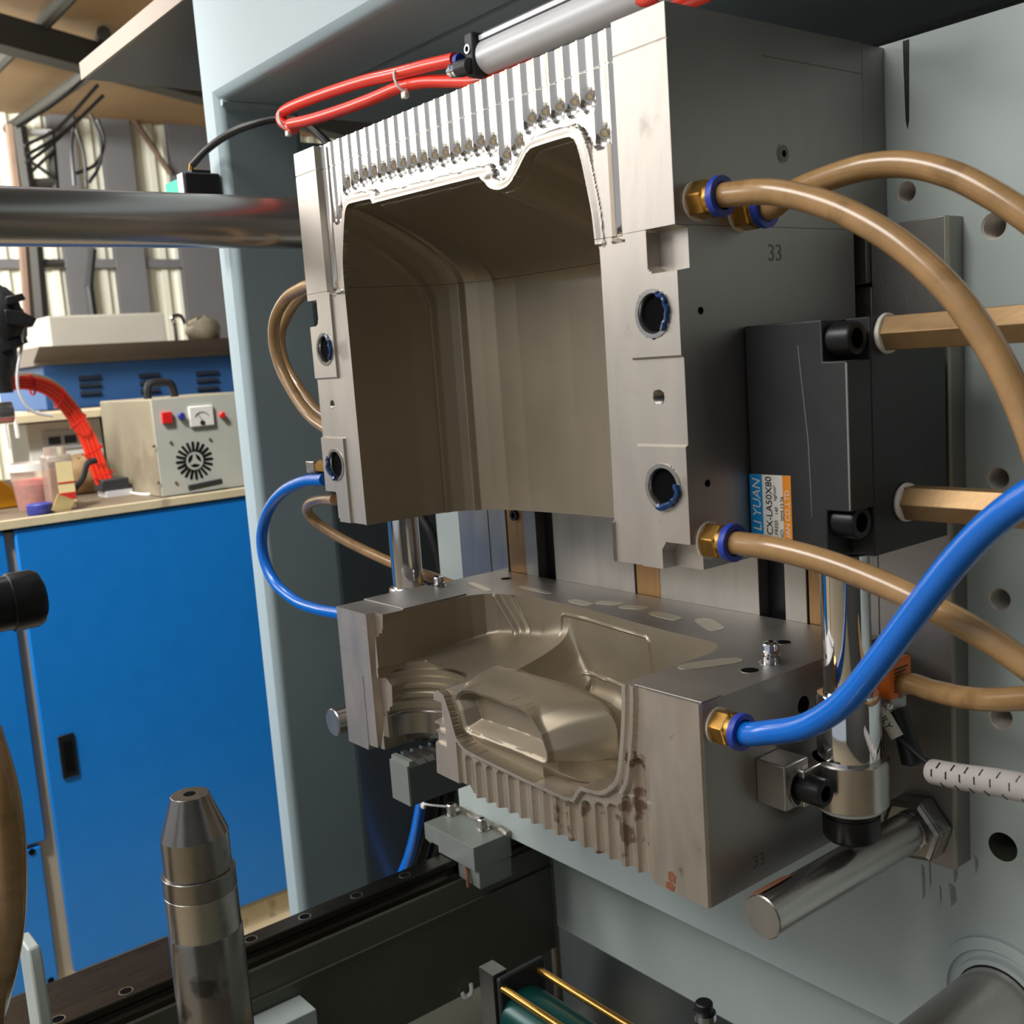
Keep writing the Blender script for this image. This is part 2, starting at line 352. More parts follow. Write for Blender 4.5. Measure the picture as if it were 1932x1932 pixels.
for k in range(3):
    a = PI / 2 + 2 * PI * k / 3
    pl = [(.013 * math.cos(a + t), .013 * math.sin(a + t)) for t in np.linspace(.2, 1.9, 7)] + [(.006 * math.cos(a + 1.05), .006 * math.sin(a + 1.05))]
    obj('vent_slot', G().prism(pl, (XF, y, z), (0, 1, 0), (0, 0, 1), (.0006, 0, 0)), holeblack, fp)
for p in [(322, 835), (396, 829), (332, 911), (290, 842), (299, 911)]:
    yy, zz = onf(*p); obj('screw', G().cyl((XF, yy, zz), (XF + .002, yy, zz), .003, 10), rust, fp)
yh = onf(318, 745)[0]
hx = XF - .06
obj('handle', G().tube([(hx, yh - .02, zT - .005), (hx, yh - .017, zT + .022), (hx, yh - .008, zT + .03), (hx, yh + .022, zT + .03), (hx, yh + .032, zT + .022), (hx, yh + .036, zT - .005)], .008, 8, 4), black_rub, pu)
# red hose bundle with gland
gl = at(215, 935, z=ZB); XG = gl[0]
gd = thing('hose_gland', 'black gland block with metal foot where the red hoses enter the bench', 'gland', gl)
obj('block', G().box(XG - .03, XG + .02, gl[1] - .028, gl[1] + .028, ZB + .012, ZB + .036), black_paint, gd, bevel=.003)
obj('foot', G().box(XG - .03, XG + .026, gl[1] - .022, gl[1] + .03, ZB, ZB + .012), silver, gd)
for i, off in enumerate([(-13.5, 0), (-4.5, 0), (4.5, 0), (13.5, 0)]):
    pts = [(4, 726), (50, 722), (95, 735), (130, 770), (165, 825), (185, 880), (199, 914)]
    dy = [-8, -8, -7, -2, 0, 0, 0][0]
    P = []
    for j, p in enumerate(pts):
        f = j / 6; P.append(at(p[0] + off[0] * f ** .5, p[1] - off[0] * .75 * (1 - f), x=XG))
    solo('red_air_hose', G().tube(P, .0047, 8, 6), redhose, ['inner red air hose of the taped bundle arching over the bench', 'second red air hose from the inside of the bundle arching over the bench', 'third red air hose from the inside of the bundle arching over the bench', 'outermost red air hose of the bundle, next to the grey sleeve'][i], 'hose', 'red hoses of the bench bundle')
solo('grey_sleeve', G().tube([at(*p, x=XG - .03) for p in [(10, 720), (35, 712), (75, 716), (110, 735), (150, 785), (182, 850), (203, 912)]], .010, 8, 6), unit_side, 'dusty grey cable sleeve running along the red hose bundle', 'cable')
for i, f in enumerate([(60, 726), (112, 752), (147, 795), (176, 850), (195, 895)]):
    q = at(*f, x=XG); solo('tape_band', G().ring(q, [(0, 1, 0), (0, .9, -.4), (0, .65, -.76), (0, .4, -.9), (0, .25, -.97)][i], .0195, .021, -.002, .002, 20), redpl, 'thin tie round the red hose bundle, ' + ['nearest the black valve head', 'second from the black valve head', 'at the middle of the arch', 'second from the bench gland', 'nearest the bench gland'][i], 'tie', 'ties round the red hose bundle')
# things on the bench
b0 = at(75, 950, x=XC - .1); bx, by = b0[0] - .02, b0[1]
bk = thing('bucket', 'cloudy white plastic bucket of red scraps in a bag on the bench', 'bucket', (bx, by, ZB))
obj('shell', G().lathe((bx, by, ZB), (0, 0, 1), [(0, .032), (.004, .033), (.075, .040), (.09, .041)], 28, 0, True, False), clear_pl, bk)
obj('rim', G().ring((bx, by, ZB), (0, 0, 1), .039, .045, .076, .09), white_pl, bk)
obj('contents', G().lathe((bx, by, ZB), (0, 0, 1), [(.003, .030), (.05, .036), (.06, .022), (.063, 0)], 20), pinkbag, bk, label='red scraps inside')
c0 = at(117, 958, x=XC - .06); cx, cy = c0[0], c0[1]
zc1 = at(115, 842, x=cx)[2]
bo = thing('square_bottle', 'clear square bottle with orange contents and worn label on the bench', 'bottle', (cx, cy, ZB))
hw = .023
obj('glass', G().box(cx - hw, cx + hw, cy - hw, cy + hw, ZB, zc1 - .014), clear_pl, bo, bevel=.004)
obj('contents', G().box(cx - hw + .003, cx + hw - .003, cy - hw + .003, cy + hw - .003, ZB + .003, zc1 - .04), orange_liq, bo)
obj('neck', G().cyl((cx, cy, zc1 - .016), (cx, cy, zc1), .019, 20), clear_pl, bo)
lb = obj('label', G().box(cx + hw, cx + hw + .0008, cy - .008, cy + hw - .002, ZB + .014, ZB + .09), paper, bo)
obj('label_stripe', G().box(cx + hw + .0008, cx + hw + .0014, cy - .008, cy + hw - .002, ZB + .02, ZB + .033), labelred, lb)
obj('label_stripe', G().box(cx + hw + .0008, cx + hw + .0014, cy - .008, cy + hw - .002, ZB + .05, ZB + .053), labelred, lb)
pc = at(74, 952, x=XC - .035)
solo('blue_tub', G().lathe((pc[0], pc[1], ZB), (0, 0, 1), [(0, .021), (.002, .022), (.018, .022), (.02, .02)], 24), purple, 'small round dark blue plastic tub on the bench before the bucket', 'tub')
pp = at(115, 950, x=XC - .02)
solo('yellow_paper', G().prism([(0, 0), (.028, -.016), (.042, .014), (.012, .03)], (pp[0], pp[1] - .018, ZB + .006), (0, 1, 0), (.3, 0, .95), (.0015, 0, 0)), paper, 'crumpled yellow paper scrap leaning against the square bottle', 'paper', smooth=0)
pb = at(160, 912, x=XC - .34); random.seed(3)
g = G(); g.sphere((pb[0], pb[1], ZB + .035), .06, 20, 12, .8, 1.0, .75)
g.v = [(x + random.uniform(-.005, .005), y + random.uniform(-.005, .005), max(ZB, z + random.uniform(-.006, .006))) for x, y, z in g.v]
solo('kraft_bag', g, bag, 'crumpled brown kraft bag on the bench behind the orange bottle', 'bag', smooth=60)
solo('black_bent_hose', G().tube([at(*p, x=XC - .12) for p in [(182, 868), (165, 875), (157, 900), (146, 916), (138, 926)]], .006, 8, 6), black_rub, 'short black bent hose lying on the kraft bag', 'hose')
yc = at(8, 915, x=XC - .25)
solo('yellow_tool', G().prism([(-.1, 0), (.03, 0), (.03, .02), (-.02, .065), (-.1, .075)], (yc[0] - .03, yc[1], ZB), (0, 1, 0), (0, 0, 1), (.06, 0, 0)), yellow, 'yellow plastic tool housing at the left end of the bench', 'tool', bevel=.004)
st = at(390, 917, x=XC - .01)
solo('black_stick', G().tube([at(357, 921, x=XF + .012), at(418, 908, x=XF + .012)], .006, 8, 1), black_rub, 'short black rod lying before the power unit', 'rod')
solo('white_zip_strip', G().tube([at(240, 929, z=ZB + .003), at(280, 933, z=ZB + .003), at(345, 925, z=ZB + .003)], .003, 6, 4), tape, 'thin pale plastic strip lying before the power unit', 'strip')
# shelf, white switch box, striped bars
sh0 = at(0, 800, x=-2.15); zs0 = at(60, 790, x=-2.15)[2]
sf = thing('wooden_shelf', 'thin pale wooden shelf board behind the bench above the white box', 'shelf', (-2.3, sh0[1], zs0))
obj('board', G().box(-2.5, -2.15, sh0[1] - .3, sh0[1] + .55, zs0 - .008, zs0 + .008), bench_edge, sf)
for yy in (sh0[1] - .25, sh0[1] + .5): obj('bracket', G().box(-2.5, -2.46, yy, yy + .02, ZB, zs0 - .008), darkbeam, sf)
XW = -2.2
wa = at(48, 795, x=XW); wb = at(165, 870, x=XW)
wx = thing('white_switch_box', 'white box with three dark windows standing on the bench under the shelf', 'box', (XW - .1, wa[1], ZB))
bod = obj('case', G().box(XW - .16, XW, wa[1], at(190, 800, x=XW)[1], ZB, zs0 - .012), white_pl, wx, bevel=.003)
fy0, fz1 = at(78, 815, x=XW)[1:]; fy1 = at(172, 815, x=XW)[1]; fz0 = at(85, 850, x=XW)[2]
fr = obj('window_frame', G().box(XW, XW + .004, fy0, fy1, fz0, fz1), silver, wx)
for k in range(3):
    a_ = fy0 + .012 + k * (fy1 - fy0) * .32; obj('pane', G().box(XW + .004, XW + .006, a_, a_ + (fy1 - fy0) * .24, fz0 + .012, fz1 - .014), glassdark, fr)
for k, (pa, pb2) in enumerate([((8, 800), (17, 848)), ((28, 788), (34, 826))]):
    solo('white_bar', G().tube([at(*pa, x=-2.12), at(*pb2, x=-2.12)], .005, 6, 1), white_pl, 'slim white bar standing under the shelf, ' + ('the lower one at the frame edge' if k == 0 else 'the one beside the white box'), 'bar')
# blue louvred machine with hood, carton on top
XM = -2.7
mb = thing('louvred_machine', 'faded blue louvred machine with taupe hood behind the bench', 'machine', (XM - .3, .6, -1.0))
m0 = at(76, 685, x=XM); m1 = at(88, 775, x=XM)
zA, zBm = at(76, 690, x=XM)[2], at(90, 775, x=XM)[2]; yA = at(84, 730, x=XM)[1]; yB_ = yA + 1.15
pnl = obj('louvre_panel', G().box(XM - .5, XM, yA, yB_, zBm, zA), bluedark, mb, bevel=.004)
hz = at(60, 655, x=XM + .06)[2]
obj('hood', G().prism([(0, zA), (0, zA + .012), (.07, hz), (-.5, hz), (-.5, zA)], (XM, yA - .02, 0), (1, 0, 0), (0, 0, 1), (0, yB_ - yA + .04, 0)), hood, mb)
obj('stand', G().box(XM - .46, XM - .06, yA + .1, yB_ - .1, -1.0, zBm), darkbeam, mb)
for (px, ww) in [(148, 50), (262, 46), (369, 50)]:
    for k in range(3):
        py = [715, 729, 744][k] - (px - 148) * .04; q = at(px + k * 1.5, py, x=XM); q2 = at(px + ww * .86, py - 2, x=XM)
        obj('louvre', G().prism([(0, 0), (.008, .004), (0, .014)], (XM, q[1], q[2] - .006), (1, 0, 0), (0, 0, 1), (0, q2[1] - q[1], 0)), glassdark, pnl)
ct0 = at(103, 660, x=XM - .05)
c1y, c2y = at(100, 660, x=XM - .06)[1], at(316, 650, x=XM - .06)[1]
ct = thing('carton', 'long pale grey carton lying on top of the louvred machine', 'carton', (XM - .2, c1y, hz))
obj('body', G().box(XM - .34, XM - .06, c1y, c2y, hz, at(180, 595, x=XM - .06)[2]), carton_l, ct, bevel=.003)
obj('flap', G().box(XM - .33, XM - .07, c1y + .004, c2y - .004, at(180, 595, x=XM - .06)[2], at(180, 595, x=XM - .06)[2] + .003), carton_l, ct)
hk = at(333, 640, x=XM - .1)
solo('chrome_tap', G().tube([(hk[0], hk[1], hz), (hk[0], hk[1], hz + .05), (hk[0], hk[1] - .005, hz + .075), (hk[0], hk[1] + .02, hz + .08), (hk[0], hk[1] + .032, hz + .055)], .006, 8, 5), chrome, 'small hooked chrome tap on the hood beside the carton', 'tap')
cl = at(385, 640, x=XM - .1); random.seed(5)
g = G().sphere((cl[0], cl[1], hz + .035), .055, 16, 10, .8, 1.0, .7); g.v = [(x + random.uniform(-.006, .006), y + random.uniform(-.006, .006), max(hz, z + random.uniform(-.006, .006))) for x, y, z in g.v]
solo('grey_rag', g, unit_side, 'crumpled grey brown rag on the hood beside the chrome tap', 'rag', smooth=60)
# black valve cluster at the left frame edge
XV = -1.75
vc = thing('black_valve_head', 'black hose head with knobs at the left edge above the bench', 'machine head', at(0, 760, x=XV))
p = at(-10, 600, x=XV); random.seed(9); g = G().sphere(p, .060, 18, 12, .8, .85, 1.05); g.v = [(x_, y_ + random.uniform(-.004, .004) + .25 * (p[2] - z_) * (z_ < p[2]), z_ + random.uniform(-.004, .004)) for x_, y_, z_ in g.v]
obj('head', g, black_rub, vc, smooth=60)
obj('clamp_band', G().ring((p[0], p[1] + .01, p[2] - .045), (0, .3, -1), .030, .040, 0, .014, 20), black_ox, vc)
obj('jaw', G().prism([(0, -.012), (.045, -.02), (.055, -.005), (.03, .01), (0, .014)], at(10, 598, x=XV + .05), (0, 1, 0), (0, 0, 1), (-.03, 0, 0)), black_ox, vc, bevel=.002)
obj('jaw', G().prism([(0, -.006), (.035, .004), (.03, .016), (0, .01)], at(12, 570, x=XV + .05), (0, 1, 0), (0, 0, 1), (-.03, 0, 0)), black_ox, vc, bevel=.002)
p = at(-6, 672, x=XV); obj('body', G().lathe(at(-8, 640, x=XV), (0, 0, -1), [(-.02, .03), (0, .035), (.05, .032), (.075, .02), (.1, .018)], 20), black_rub, vc)
obj('lever', G().tube([at(2, 595, x=XV), at(20, 603, x=XV), at(42, 610, x=XV)], .007, 8, 1), black_ox, vc)
obj('lever', G().tube([at(0, 575, x=XV), at(14, 585, x=XV), at(34, 570, x=XV)], .006, 8, 1), black_ox, vc)
obj('lever', G().tube([at(8, 560, x=XV), at(24, 556, x=XV)], .005, 8, 1), black_ox, vc)
q = at(-10, 780, x=XV); obj('pipe', G().cyl((q[0], q[1] - .15, q[2]), (q[0], q[1] + .03, q[2]), .02, 18), dark_steel, vc)
obj('stem', G().cyl((q[0], q[1] - .09, q[2]), (q[0], q[1] - .09, ZB), .012, 14), black_rub, vc)
solo('thin_grey_wire', G().tube([at(*p, x=-1.72) for p in [(44, 618), (40, 660), (33, 700), (36, 740), (60, 775), (100, 785)]], .003, 6, 6), silver, 'thin grey wire drooping from the black valve head', 'wire')

# ------------------------------------------------------------------ machine frame: portal, bracket plate, tie bars, platen, beams, rail
XP, YP = -.75, .08
zU = .443
pf = thing('portal_frame', 'pale blue-grey painted portal frame with welded corner behind the mold', 'machine frame', (XP - .02, YP, -1.0))
xl = at(450, 1100, y=YP)[0]
g = G().prism([(XP - .045, -1.0), (XP, -1.0), (XP, zU), (.75, zU), (.75, zU + .35), (XP - .045, zU + .35)], (0, YP, 0), (1, 0, 0), (0, 0, 1), (0, .105, 0))
obj('front_frame', g, paint, pf, bevel=.010)
obj('top_beam', G().box(XP - .045, .75, YP + .106, YP + .9, zU + .001, zU + .35), paint, pf)
obj('weld_seam', G().tube([(XP + .003, YP + .004, zU - .004), (XP + .004, YP + .05, zU - .003), (XP + .003, YP + .1, zU - .003)], .004, 8, 4), paint, pf)
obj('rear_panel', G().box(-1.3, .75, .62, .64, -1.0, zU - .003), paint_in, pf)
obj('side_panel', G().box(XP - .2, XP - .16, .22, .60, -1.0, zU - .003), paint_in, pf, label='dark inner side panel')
q = at(157, 150, y=.1); q2 = at(325, 165, x=XP - .046)
zpl = at(157, 150, y=.1)[2]
bp_ = thing('bracket_plate', 'thick pale edged steel plate jutting from the top of the portal frame', 'plate', (q[0], .1, zpl))
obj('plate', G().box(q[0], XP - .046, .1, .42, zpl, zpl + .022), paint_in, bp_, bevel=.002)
obj('front_edge', G().box(q[0], XP - .046, .097, .1, zpl - .001, zpl + .023), hood, bp_, label='pale bare front edge')
# limit sensor on frame with cable
sx0, sx1 = at(335, 345, y=.034)[0], at(346, 345, y=.034)[0]; sz0, sz1 = at(346, 382, y=.034)[2], at(346, 322, y=.034)[2]
ls = thing('limit_sensor', 'black box sensor with silver side and green sticker above the tie bar', 'sensor', ((sx0 + sx1) / 2, .06, sz0))
obj('case', G().box(sx0, sx1, .036, .0785, sz0, sz1), black_paint, ls, bevel=.002)
obj('side_plate', G().box(sx0, sx1 - .0005, .034, .036, sz0, sz1 - .001), silver, ls)
bpx0, bpx1 = at(311, 340, y=.05)[0], at(338, 340, y=.05)[0]
tagp = obj('bracket', G().prism([(bpx0, sz0), (bpx1, sz0), (bpx1, sz1 - .002), (bpx0 + .006, sz1 - .004), (bpx0, sz1 - .012)], (0, .05, 0), (1, 0, 0), (0, 0, 1), (0, .004, 0)), hood, ls)
obj('sticker', G().box(bpx0 + .002, bpx1 - .004, .0492, .05, sz0, at(320, 345, y=.05)[2]), green_tag, tagp, label='green sticker')
obj('lid', G().box(sx0 + .002, sx1 - .002, .046, .068, sz1, sz1 + .003), black_paint, ls)
obj('gland', G().cyl(at(362, 322, y=.06), at(364, 308, y=.06), .004, 12), brass, ls)
solo('black_sensor_cable', G().tube([at(p[0], p[1], y=p[2]) for p in [(364, 310, .06), (392, 281, .064), (430, 254, .074), (475, 235, .090), (526, 224, .112), (575, 232, .130), (640, 290, .14)]], .0042, 10, 8), black_rub, 'black cable arching from the limit sensor to the red hose loop', 'cable')
# tie bars
tz = .2865; tx = -.60
tb = thing('tie_bar', 'long polished steel tie bar crossing behind the left side of the mold', 'bar', (tx, -.6, tz))
obj('shaft', G().cyl((tx, -.75, tz), (tx, .60, tz), .0258, 64), bar_steel, tb)
obj('collar', G().ring((tx, .56, tz), (0, 1, 0), .026, .04, 0, .03), dark_steel, tb)

PY = .2126
bx1 = .30
# platen with drilled threaded holes (cut as real bores by ring-and-disc construction)
pl = thing('platen', 'pale grey painted steel platen with threaded holes behind the mold', 'machine plate', (-.15, PY, -.393))
HOLES = [(1710, 363, 18), (1875, 427, 23), (1883, 672, 20), (1883, 903, 20), (1886, 1131, 20), (1888, 1354, 22), (1892, 1598, 25)]
hl = []
for (px, py, rp) in HOLES:
    q = at(px, py, y=PY); dep = CAMR[2] @ (np.array(q) - CAMC); hl.append((q[0], q[2], rp * dep / FPX * 1.12))
bmv = bmesh.new()
x0, x1, z0, z1 = -.578, .42, -.393, .3216
outer = [bmv.verts.new((x, PY, z)) for x, z in ((x0, z0), (x1, z0), (x1, z1), (x0, z1))]
edges = [bmv.edges.new((outer[i], outer[(i + 1) % 4])) for i in range(4)]
for (hx_, hz_, hr) in hl:
    vs = [bmv.verts.new((hx_ + hr * math.cos(2 * PI * k / 28), PY, hz_ + hr * math.sin(2 * PI * k / 28))) for k in range(28)]
    edges += [bmv.edges.new((vs[k], vs[(k + 1) % 28])) for k in range(28)]
bmesh.ops.triangle_fill(bmv, use_beauty=True, edges=edges)
bmv.faces.ensure_lookup_table()
def inhole(f):
    c = f.calc_center_median(); return any((c.x - a) ** 2 + (c.z - b) ** 2 < (r * .97) ** 2 for a, b, r in hl)
bad = [f for f in bmv.faces if inhole(f)]
bmesh.ops.delete(bmv, geom=bad, context='FACES_ONLY')
bmv.verts.index_update()
g = G(); g.v = [tuple(v.co) for v in bmv.verts]
for f in bmv.faces:
    ids = [v.index for v in f.verts]
    g.f.append(tuple(ids if f.normal.y < 0 else ids[::-1]))
bmv.free()
g.add([(x0, PY, z0), (x1, PY, z0), (x1, PY, z1), (x0, PY, z1), (x0, PY + .06, z0), (x1, PY + .06, z0), (x1, PY + .06, z1), (x0, PY + .06, z1)],
      [(0, 4, 5, 1), (1, 5, 6, 2), (2, 6, 7, 3), (3, 7, 4, 0), (4, 7, 6, 5)])
obj('plate', g, paint_g, pl, smooth=30)
for i, (hx_, hz_, hr) in enumerate(hl):
    prof = [(0, hr)]
    if i < 6:
        for k in range(9): prof += [(.0014 + k * .0034, hr * .84), (.0031 + k * .0034, hr * 1.0)]
    prof += [(.034, hr * .9), (.034, 0)]
    n = 28; gg = G().lathe((hx_, PY, hz_), (0, 1, 0), prof, n, 0, False, False); gg.f = [tuple(reversed(f)) for f in gg.f]
    obj('threaded_hole' if i < 6 else 'plain_hole', gg, thread_steel if i < 6 else paint_olive, pl, smooth=25)
# dark marker streak and scuffs on the platen
q0, q1 = at(1709, 76, y=PY - .0003), at(1712, 244, y=PY - .0003)
obj('marker_streak', G().prism([(-.0022, 0), (.0022, 0), (.0018, -.3), (.0012, -.9), (0, -1), (-.0012, -.9), (-.002, -.3)], (q0[0], PY - .0004, q0[2]), (1, 0, 0), (q1[0] - q0[0], 0, q0[2] - q1[2]), (0, .0003, 0)), ink, pl)
for (px, py, w_, h_) in [(1738, 1665, 8, 70), (1752, 1650, 5, 60), (1790, 1690, 16, 50), (1797, 1640, 10, 60), (1838, 1632, 8, 40), (1772, 1690, 5, 40)]:
    a_, b_ = at(px, py - h_ / 2, y=PY - .0003), at(px + w_, py + h_ / 2, y=PY - .0003)
    obj('scuff_mark', G().prism([(0, 0), (w_ * .00030, -.002), (w_ * .00037, b_[2] - a_[2] + .006), (w_ * .0001, b_[2] - a_[2])], (a_[0], PY - .0002, a_[2]), (1, 0, 0), (0, 0, 1), (0, .0002, 0)), scuff, pl)
# lower crossbeam under the platen
cbm = thing('crossbeam', 'pale painted crossbeam below the platen', 'beam', (-.1, .3, -.56))
zcb = at(1301, 1888, y=.30)[2]
obj('web', G().box(-.52, .6, .30, .33, zcb, -.36), paint_g, cbm, bevel=.002)
# lower right tie bar with collar in the platen
cxr = at(1893, 1893, y=PY)
fl = thing('tie_bar', 'thick steel tie bar with grey collar at the lower right of the platen', 'bar', (cxr[0], PY, cxr[2]))
R_ = .0475
obj('collar', G().lathe((cxr[0], PY, cxr[2]), (0, -1, 0), [(0, R_), (.004, R_), (.005, R_ - .003), (.005, R_ - .008), (.0025, R_ - .009), (.0025, R_ - .013), (.008, R_ - .014), (.008, .03)], 48, 0, False, False), paint_g, fl)
obj('shaft', G().cyl((cxr[0], PY - .0005, cxr[2]), (cxr[0], PY - .40, cxr[2]), .029, 48), bar_steel, fl)

# mount plate with bronze wear strips and black slots
mp_ = thing('mount_plate', 'tall scratched steel mounting plate with brass strips behind the mold', 'machine plate', (-.2, .191, -.238))
MY = .191; MX1 = .054
segs = [(-.504, -.452, galv), (-.4505, -.4225, galv), (-.4215, -.3945, bronze), (-.3935, -.3755, galv), (-.3745, -.3505, None), (-.3495, -.2425, galv), (-.2415, -.2130, bronze), (-.2120, -.1055, galv),
        (-.1045, -.0820, None), (-.0810, -.0608, galv), (-.0600, -.0320, bronze), (-.0310, .0002, steel_side), (.0003, MX1, steel_side)]
for (a_, b_, m_) in segs:
    if m_ is None:
        obj('slot_strip', G().box(a_, b_, MY + .012, PY, -.238, .163), black_ox, mp_)
    else:
        dy = .0012 if m_ is bronze else 0
        obj('brass_strip' if m_ is bronze else 'steel_strip', G().box(a_, b_, MY + dy, PY, -.238, .2026 if a_ > 0 else .163), m_, mp_, bevel=.0006)
for p in [(970, 972)]:
    q = at(*p, y=MY); sc_ = obj('socket_screw', G().ring((q[0], MY, q[2]), (0, -1, 0), .0028, .0055, -.002, .0015, 20), black_ox, mp_)
    obj('socket', G().cyl((q[0], MY - .0002, q[2]), (q[0], MY + .002, q[2]), .0028, 6), holeblack, sc_)
obj('bare_edge', G().box(MX1, MX1 + .0004, MY, MY + .004, -.238, .2026), pale_wear, mp_, label='shiny bare corner edge')
for k in range(9):
    xx = -.018 + .055 * ((k * 37) % 11) / 11; zz = .15 + .028 * ((k * 53) % 7) / 7
    obj('scratch', G().prism([(0, 0), (.0003, 0), (.0085, -.030), (.0082, -.030)], (xx, MY - .0002, zz + .012), (1, 0, 0), (0, 0, 1), (0, .0001, 0)), pale_wear, mp_)

# rail beam, rail, carriage
rb = thing('rail_beam', 'dark olive machine bed beam carrying the linear rail', 'beam', (-.62, -.2, -.575))
obj('web', G().box(-.553, -.52, -.75, .298, -.575, -.4385), paint_olive, rb, bevel=.002)
obj('side_plate', G().box(at(314, 1767, z=-.4385)[0], -.5535, -.75, -.115, -.47, -.4385), rail_steel, rb, bevel=.001)
obj('ledge', G().box(-.5205, -.517, -.75, .298, -.470, -.4685), paint_olive, rb)
rl = thing('linear_rail', 'black steel linear guide rail on the machine bed', 'rail', (-.534, -.2, -.4385))
g = G().prism([(-.013, 0), (.0115, 0), (.0115, .006), (.0072, .0095), (.0072, .0125), (.0105, .0165), (.0105, .0225), (.0095, .0235), (-.012, .0235), (-.013, .0225)], (-.534, -.75, -.4385), (1, 0, 0), (0, 0, 1), (0, 1.04, 0))
obj('rail_bar', g, rail_steel, rl, smooth=20)
for p in [(108, 1922), (235, 1867), (473, 1772), (575, 1730), (674, 1690), (765, 1652)]:
    q = at(*p, z=-.415); hb = obj('bolt_hole', G().ring((-.534, q[1], -.4152), (0, 0, 1), .0055, .0066, 0, .0006, 24), satin, rl)
    obj('bore', G().cyl((-.534, q[1], -.4152), (-.534, q[1], -.4148), .0055, 20), holeblack, hb)
cg = thing('rail_carriage', 'grey carriage block with two socket bolts riding on the rail', 'carriage', (-.53, .19, -.415))
obj('top_plate', G().prism([(-.577, -.387), (-.577, -.406), (-.566, -.409), (-.566, -.4065), (-.551, -.4065), (-.551, -.4145), (-.5485, -.4145), (-.5485, -.414), (-.482, -.414), (-.482, -.387)], (0, .161, 0), (1, 0, 0), (0, 0, 1), (0, PY - .161 - .0005, 0)), carr_paint, cg, bevel=.0012)
obj('runner', G().prism([(-.5215, -.414), (-.5215, -.435), (-.482, -.437), (-.482, -.414)], (0, .166, 0), (1, 0, 0), (0, 0, 1), (0, .045, 0)), carr_paint, cg, bevel=.001)
obj('runner', G().box(-.5505, -.548, .166, .211, -.435, -.4146), carr_paint, cg)
for p in [(852, 1537), (911, 1565)]:
    q = at(*p, z=-.387); b_ = obj('socket_bolt', G().lathe((q[0], q[1], -.387), (0, 0, 1), [(0, .0082), (.0012, .0082), (.0013, .0056), (.0125, .0056), (.0135, .0048), (.0135, .003)], 24, 0, True, False), satin, cg)
    obj('socket', G().cyl((q[0], q[1], -.3748), (q[0], q[1], -.3742), .003, 6), holeblack, b_)
g = G(); random.seed(2)
pts = [(-.585 + .105 * k / 14, PY - .0035 + random.uniform(-.001, .001), -.386 + random.uniform(-.001, .001)) for k in range(15)]
obj('weld_bead', g.tube(pts, .0042, 8, 3), weld, cg, label='shiny weld bead')
solo('grease_string', G().tube([(-.512, .1655, -.413), (-.503, .163, -.417), (-.498, .1615, -.4235), (-.496, .16, -.436)], .0022, 6, 4), rustspot, 'brown greasy wiper strip hanging at the front of the carriage', 'wiper')
q = at(545, 1885, x=-.52)
solo('bed_stop', G().box(-.52, -.485, q[1] - .06, q[1] + .012, q[2] - .03, q[2]), paint_g, 'small pale stop block on the side of the dark bed beam', 'block', bevel=.001)
q = at(878, 1868, x=-.518)
solo('white_hook', G().tube([(-.516, q[1] - .006, q[2] + .0), (-.514, q[1] - .003, q[2] - .006), (-.514, q[1] + .005, q[2] - .004), (-.516, q[1] + .007, q[2] + .006)], .0025, 8, 5), white_pl, 'small white plastic hook under the dark bed beam', 'hook')
# machine base plate with green cylinder and brass rods below
struct('trim_3', G().box(-.9, .7, -.75, .30, -.66, -.655), paint_olive)
gcy = at(1000, 1905, y=.06)
gc = thing('green_cylinder', 'dark green cylinder between two polished tie rods below the bed', 'cylinder', (gcy[0], .06, -.655))
r1a = at(945, 1862, y=.06)
zr_ = r1a[2]; r2y = at(1020, 1832, z=zr_)[1]; yc_ = (r1a[1] + r2y) / 2
obj('end_block', G().box(r1a[0] - .002, r1a[0] + .004, r1a[1] - .004, r2y + .008, zr_ - .075, zr_ + .010), black_paint, gc, bevel=.002)
obj('barrel', G().cyl((r1a[0] + .004, yc_, zr_ - .036), (r1a[0] + .5, yc_, zr_ - .036), .028, 40), green_cyl, gc)
obj('tie_rod', G().cyl((r1a[0], r1a[1], zr_), (r1a[0] + .5, r1a[1], zr_), .0036, 14), brass, gc)
obj('tie_rod', G().cyl((r1a[0], r2y, zr_), (r1a[0] + .5, r2y, zr_), .0036, 14), brass, gc)
obj('side_bracket', G().box(r1a[0] - .024, r1a[0] - .003, r1a[1] - .006, r1a[1] + .01, -.655, zr_ + .012), dark_steel, gc)
q = at(1328, 1890, y=.20)
cf = thing('hose_coupler', 'small black coupler with chrome ring under the crossbeam', 'coupler', (q[0], .20, -.655))
obj('body', G().cyl((q[0], .20, -.655), (q[0], .20, q[2]), .008, 18, .001), black_rub, cf)
obj('ring', G().ring((q[0], .20, q[2] - .016), (0, 0, 1), .008, .0105, 0, .006, 20), chrome, cf)
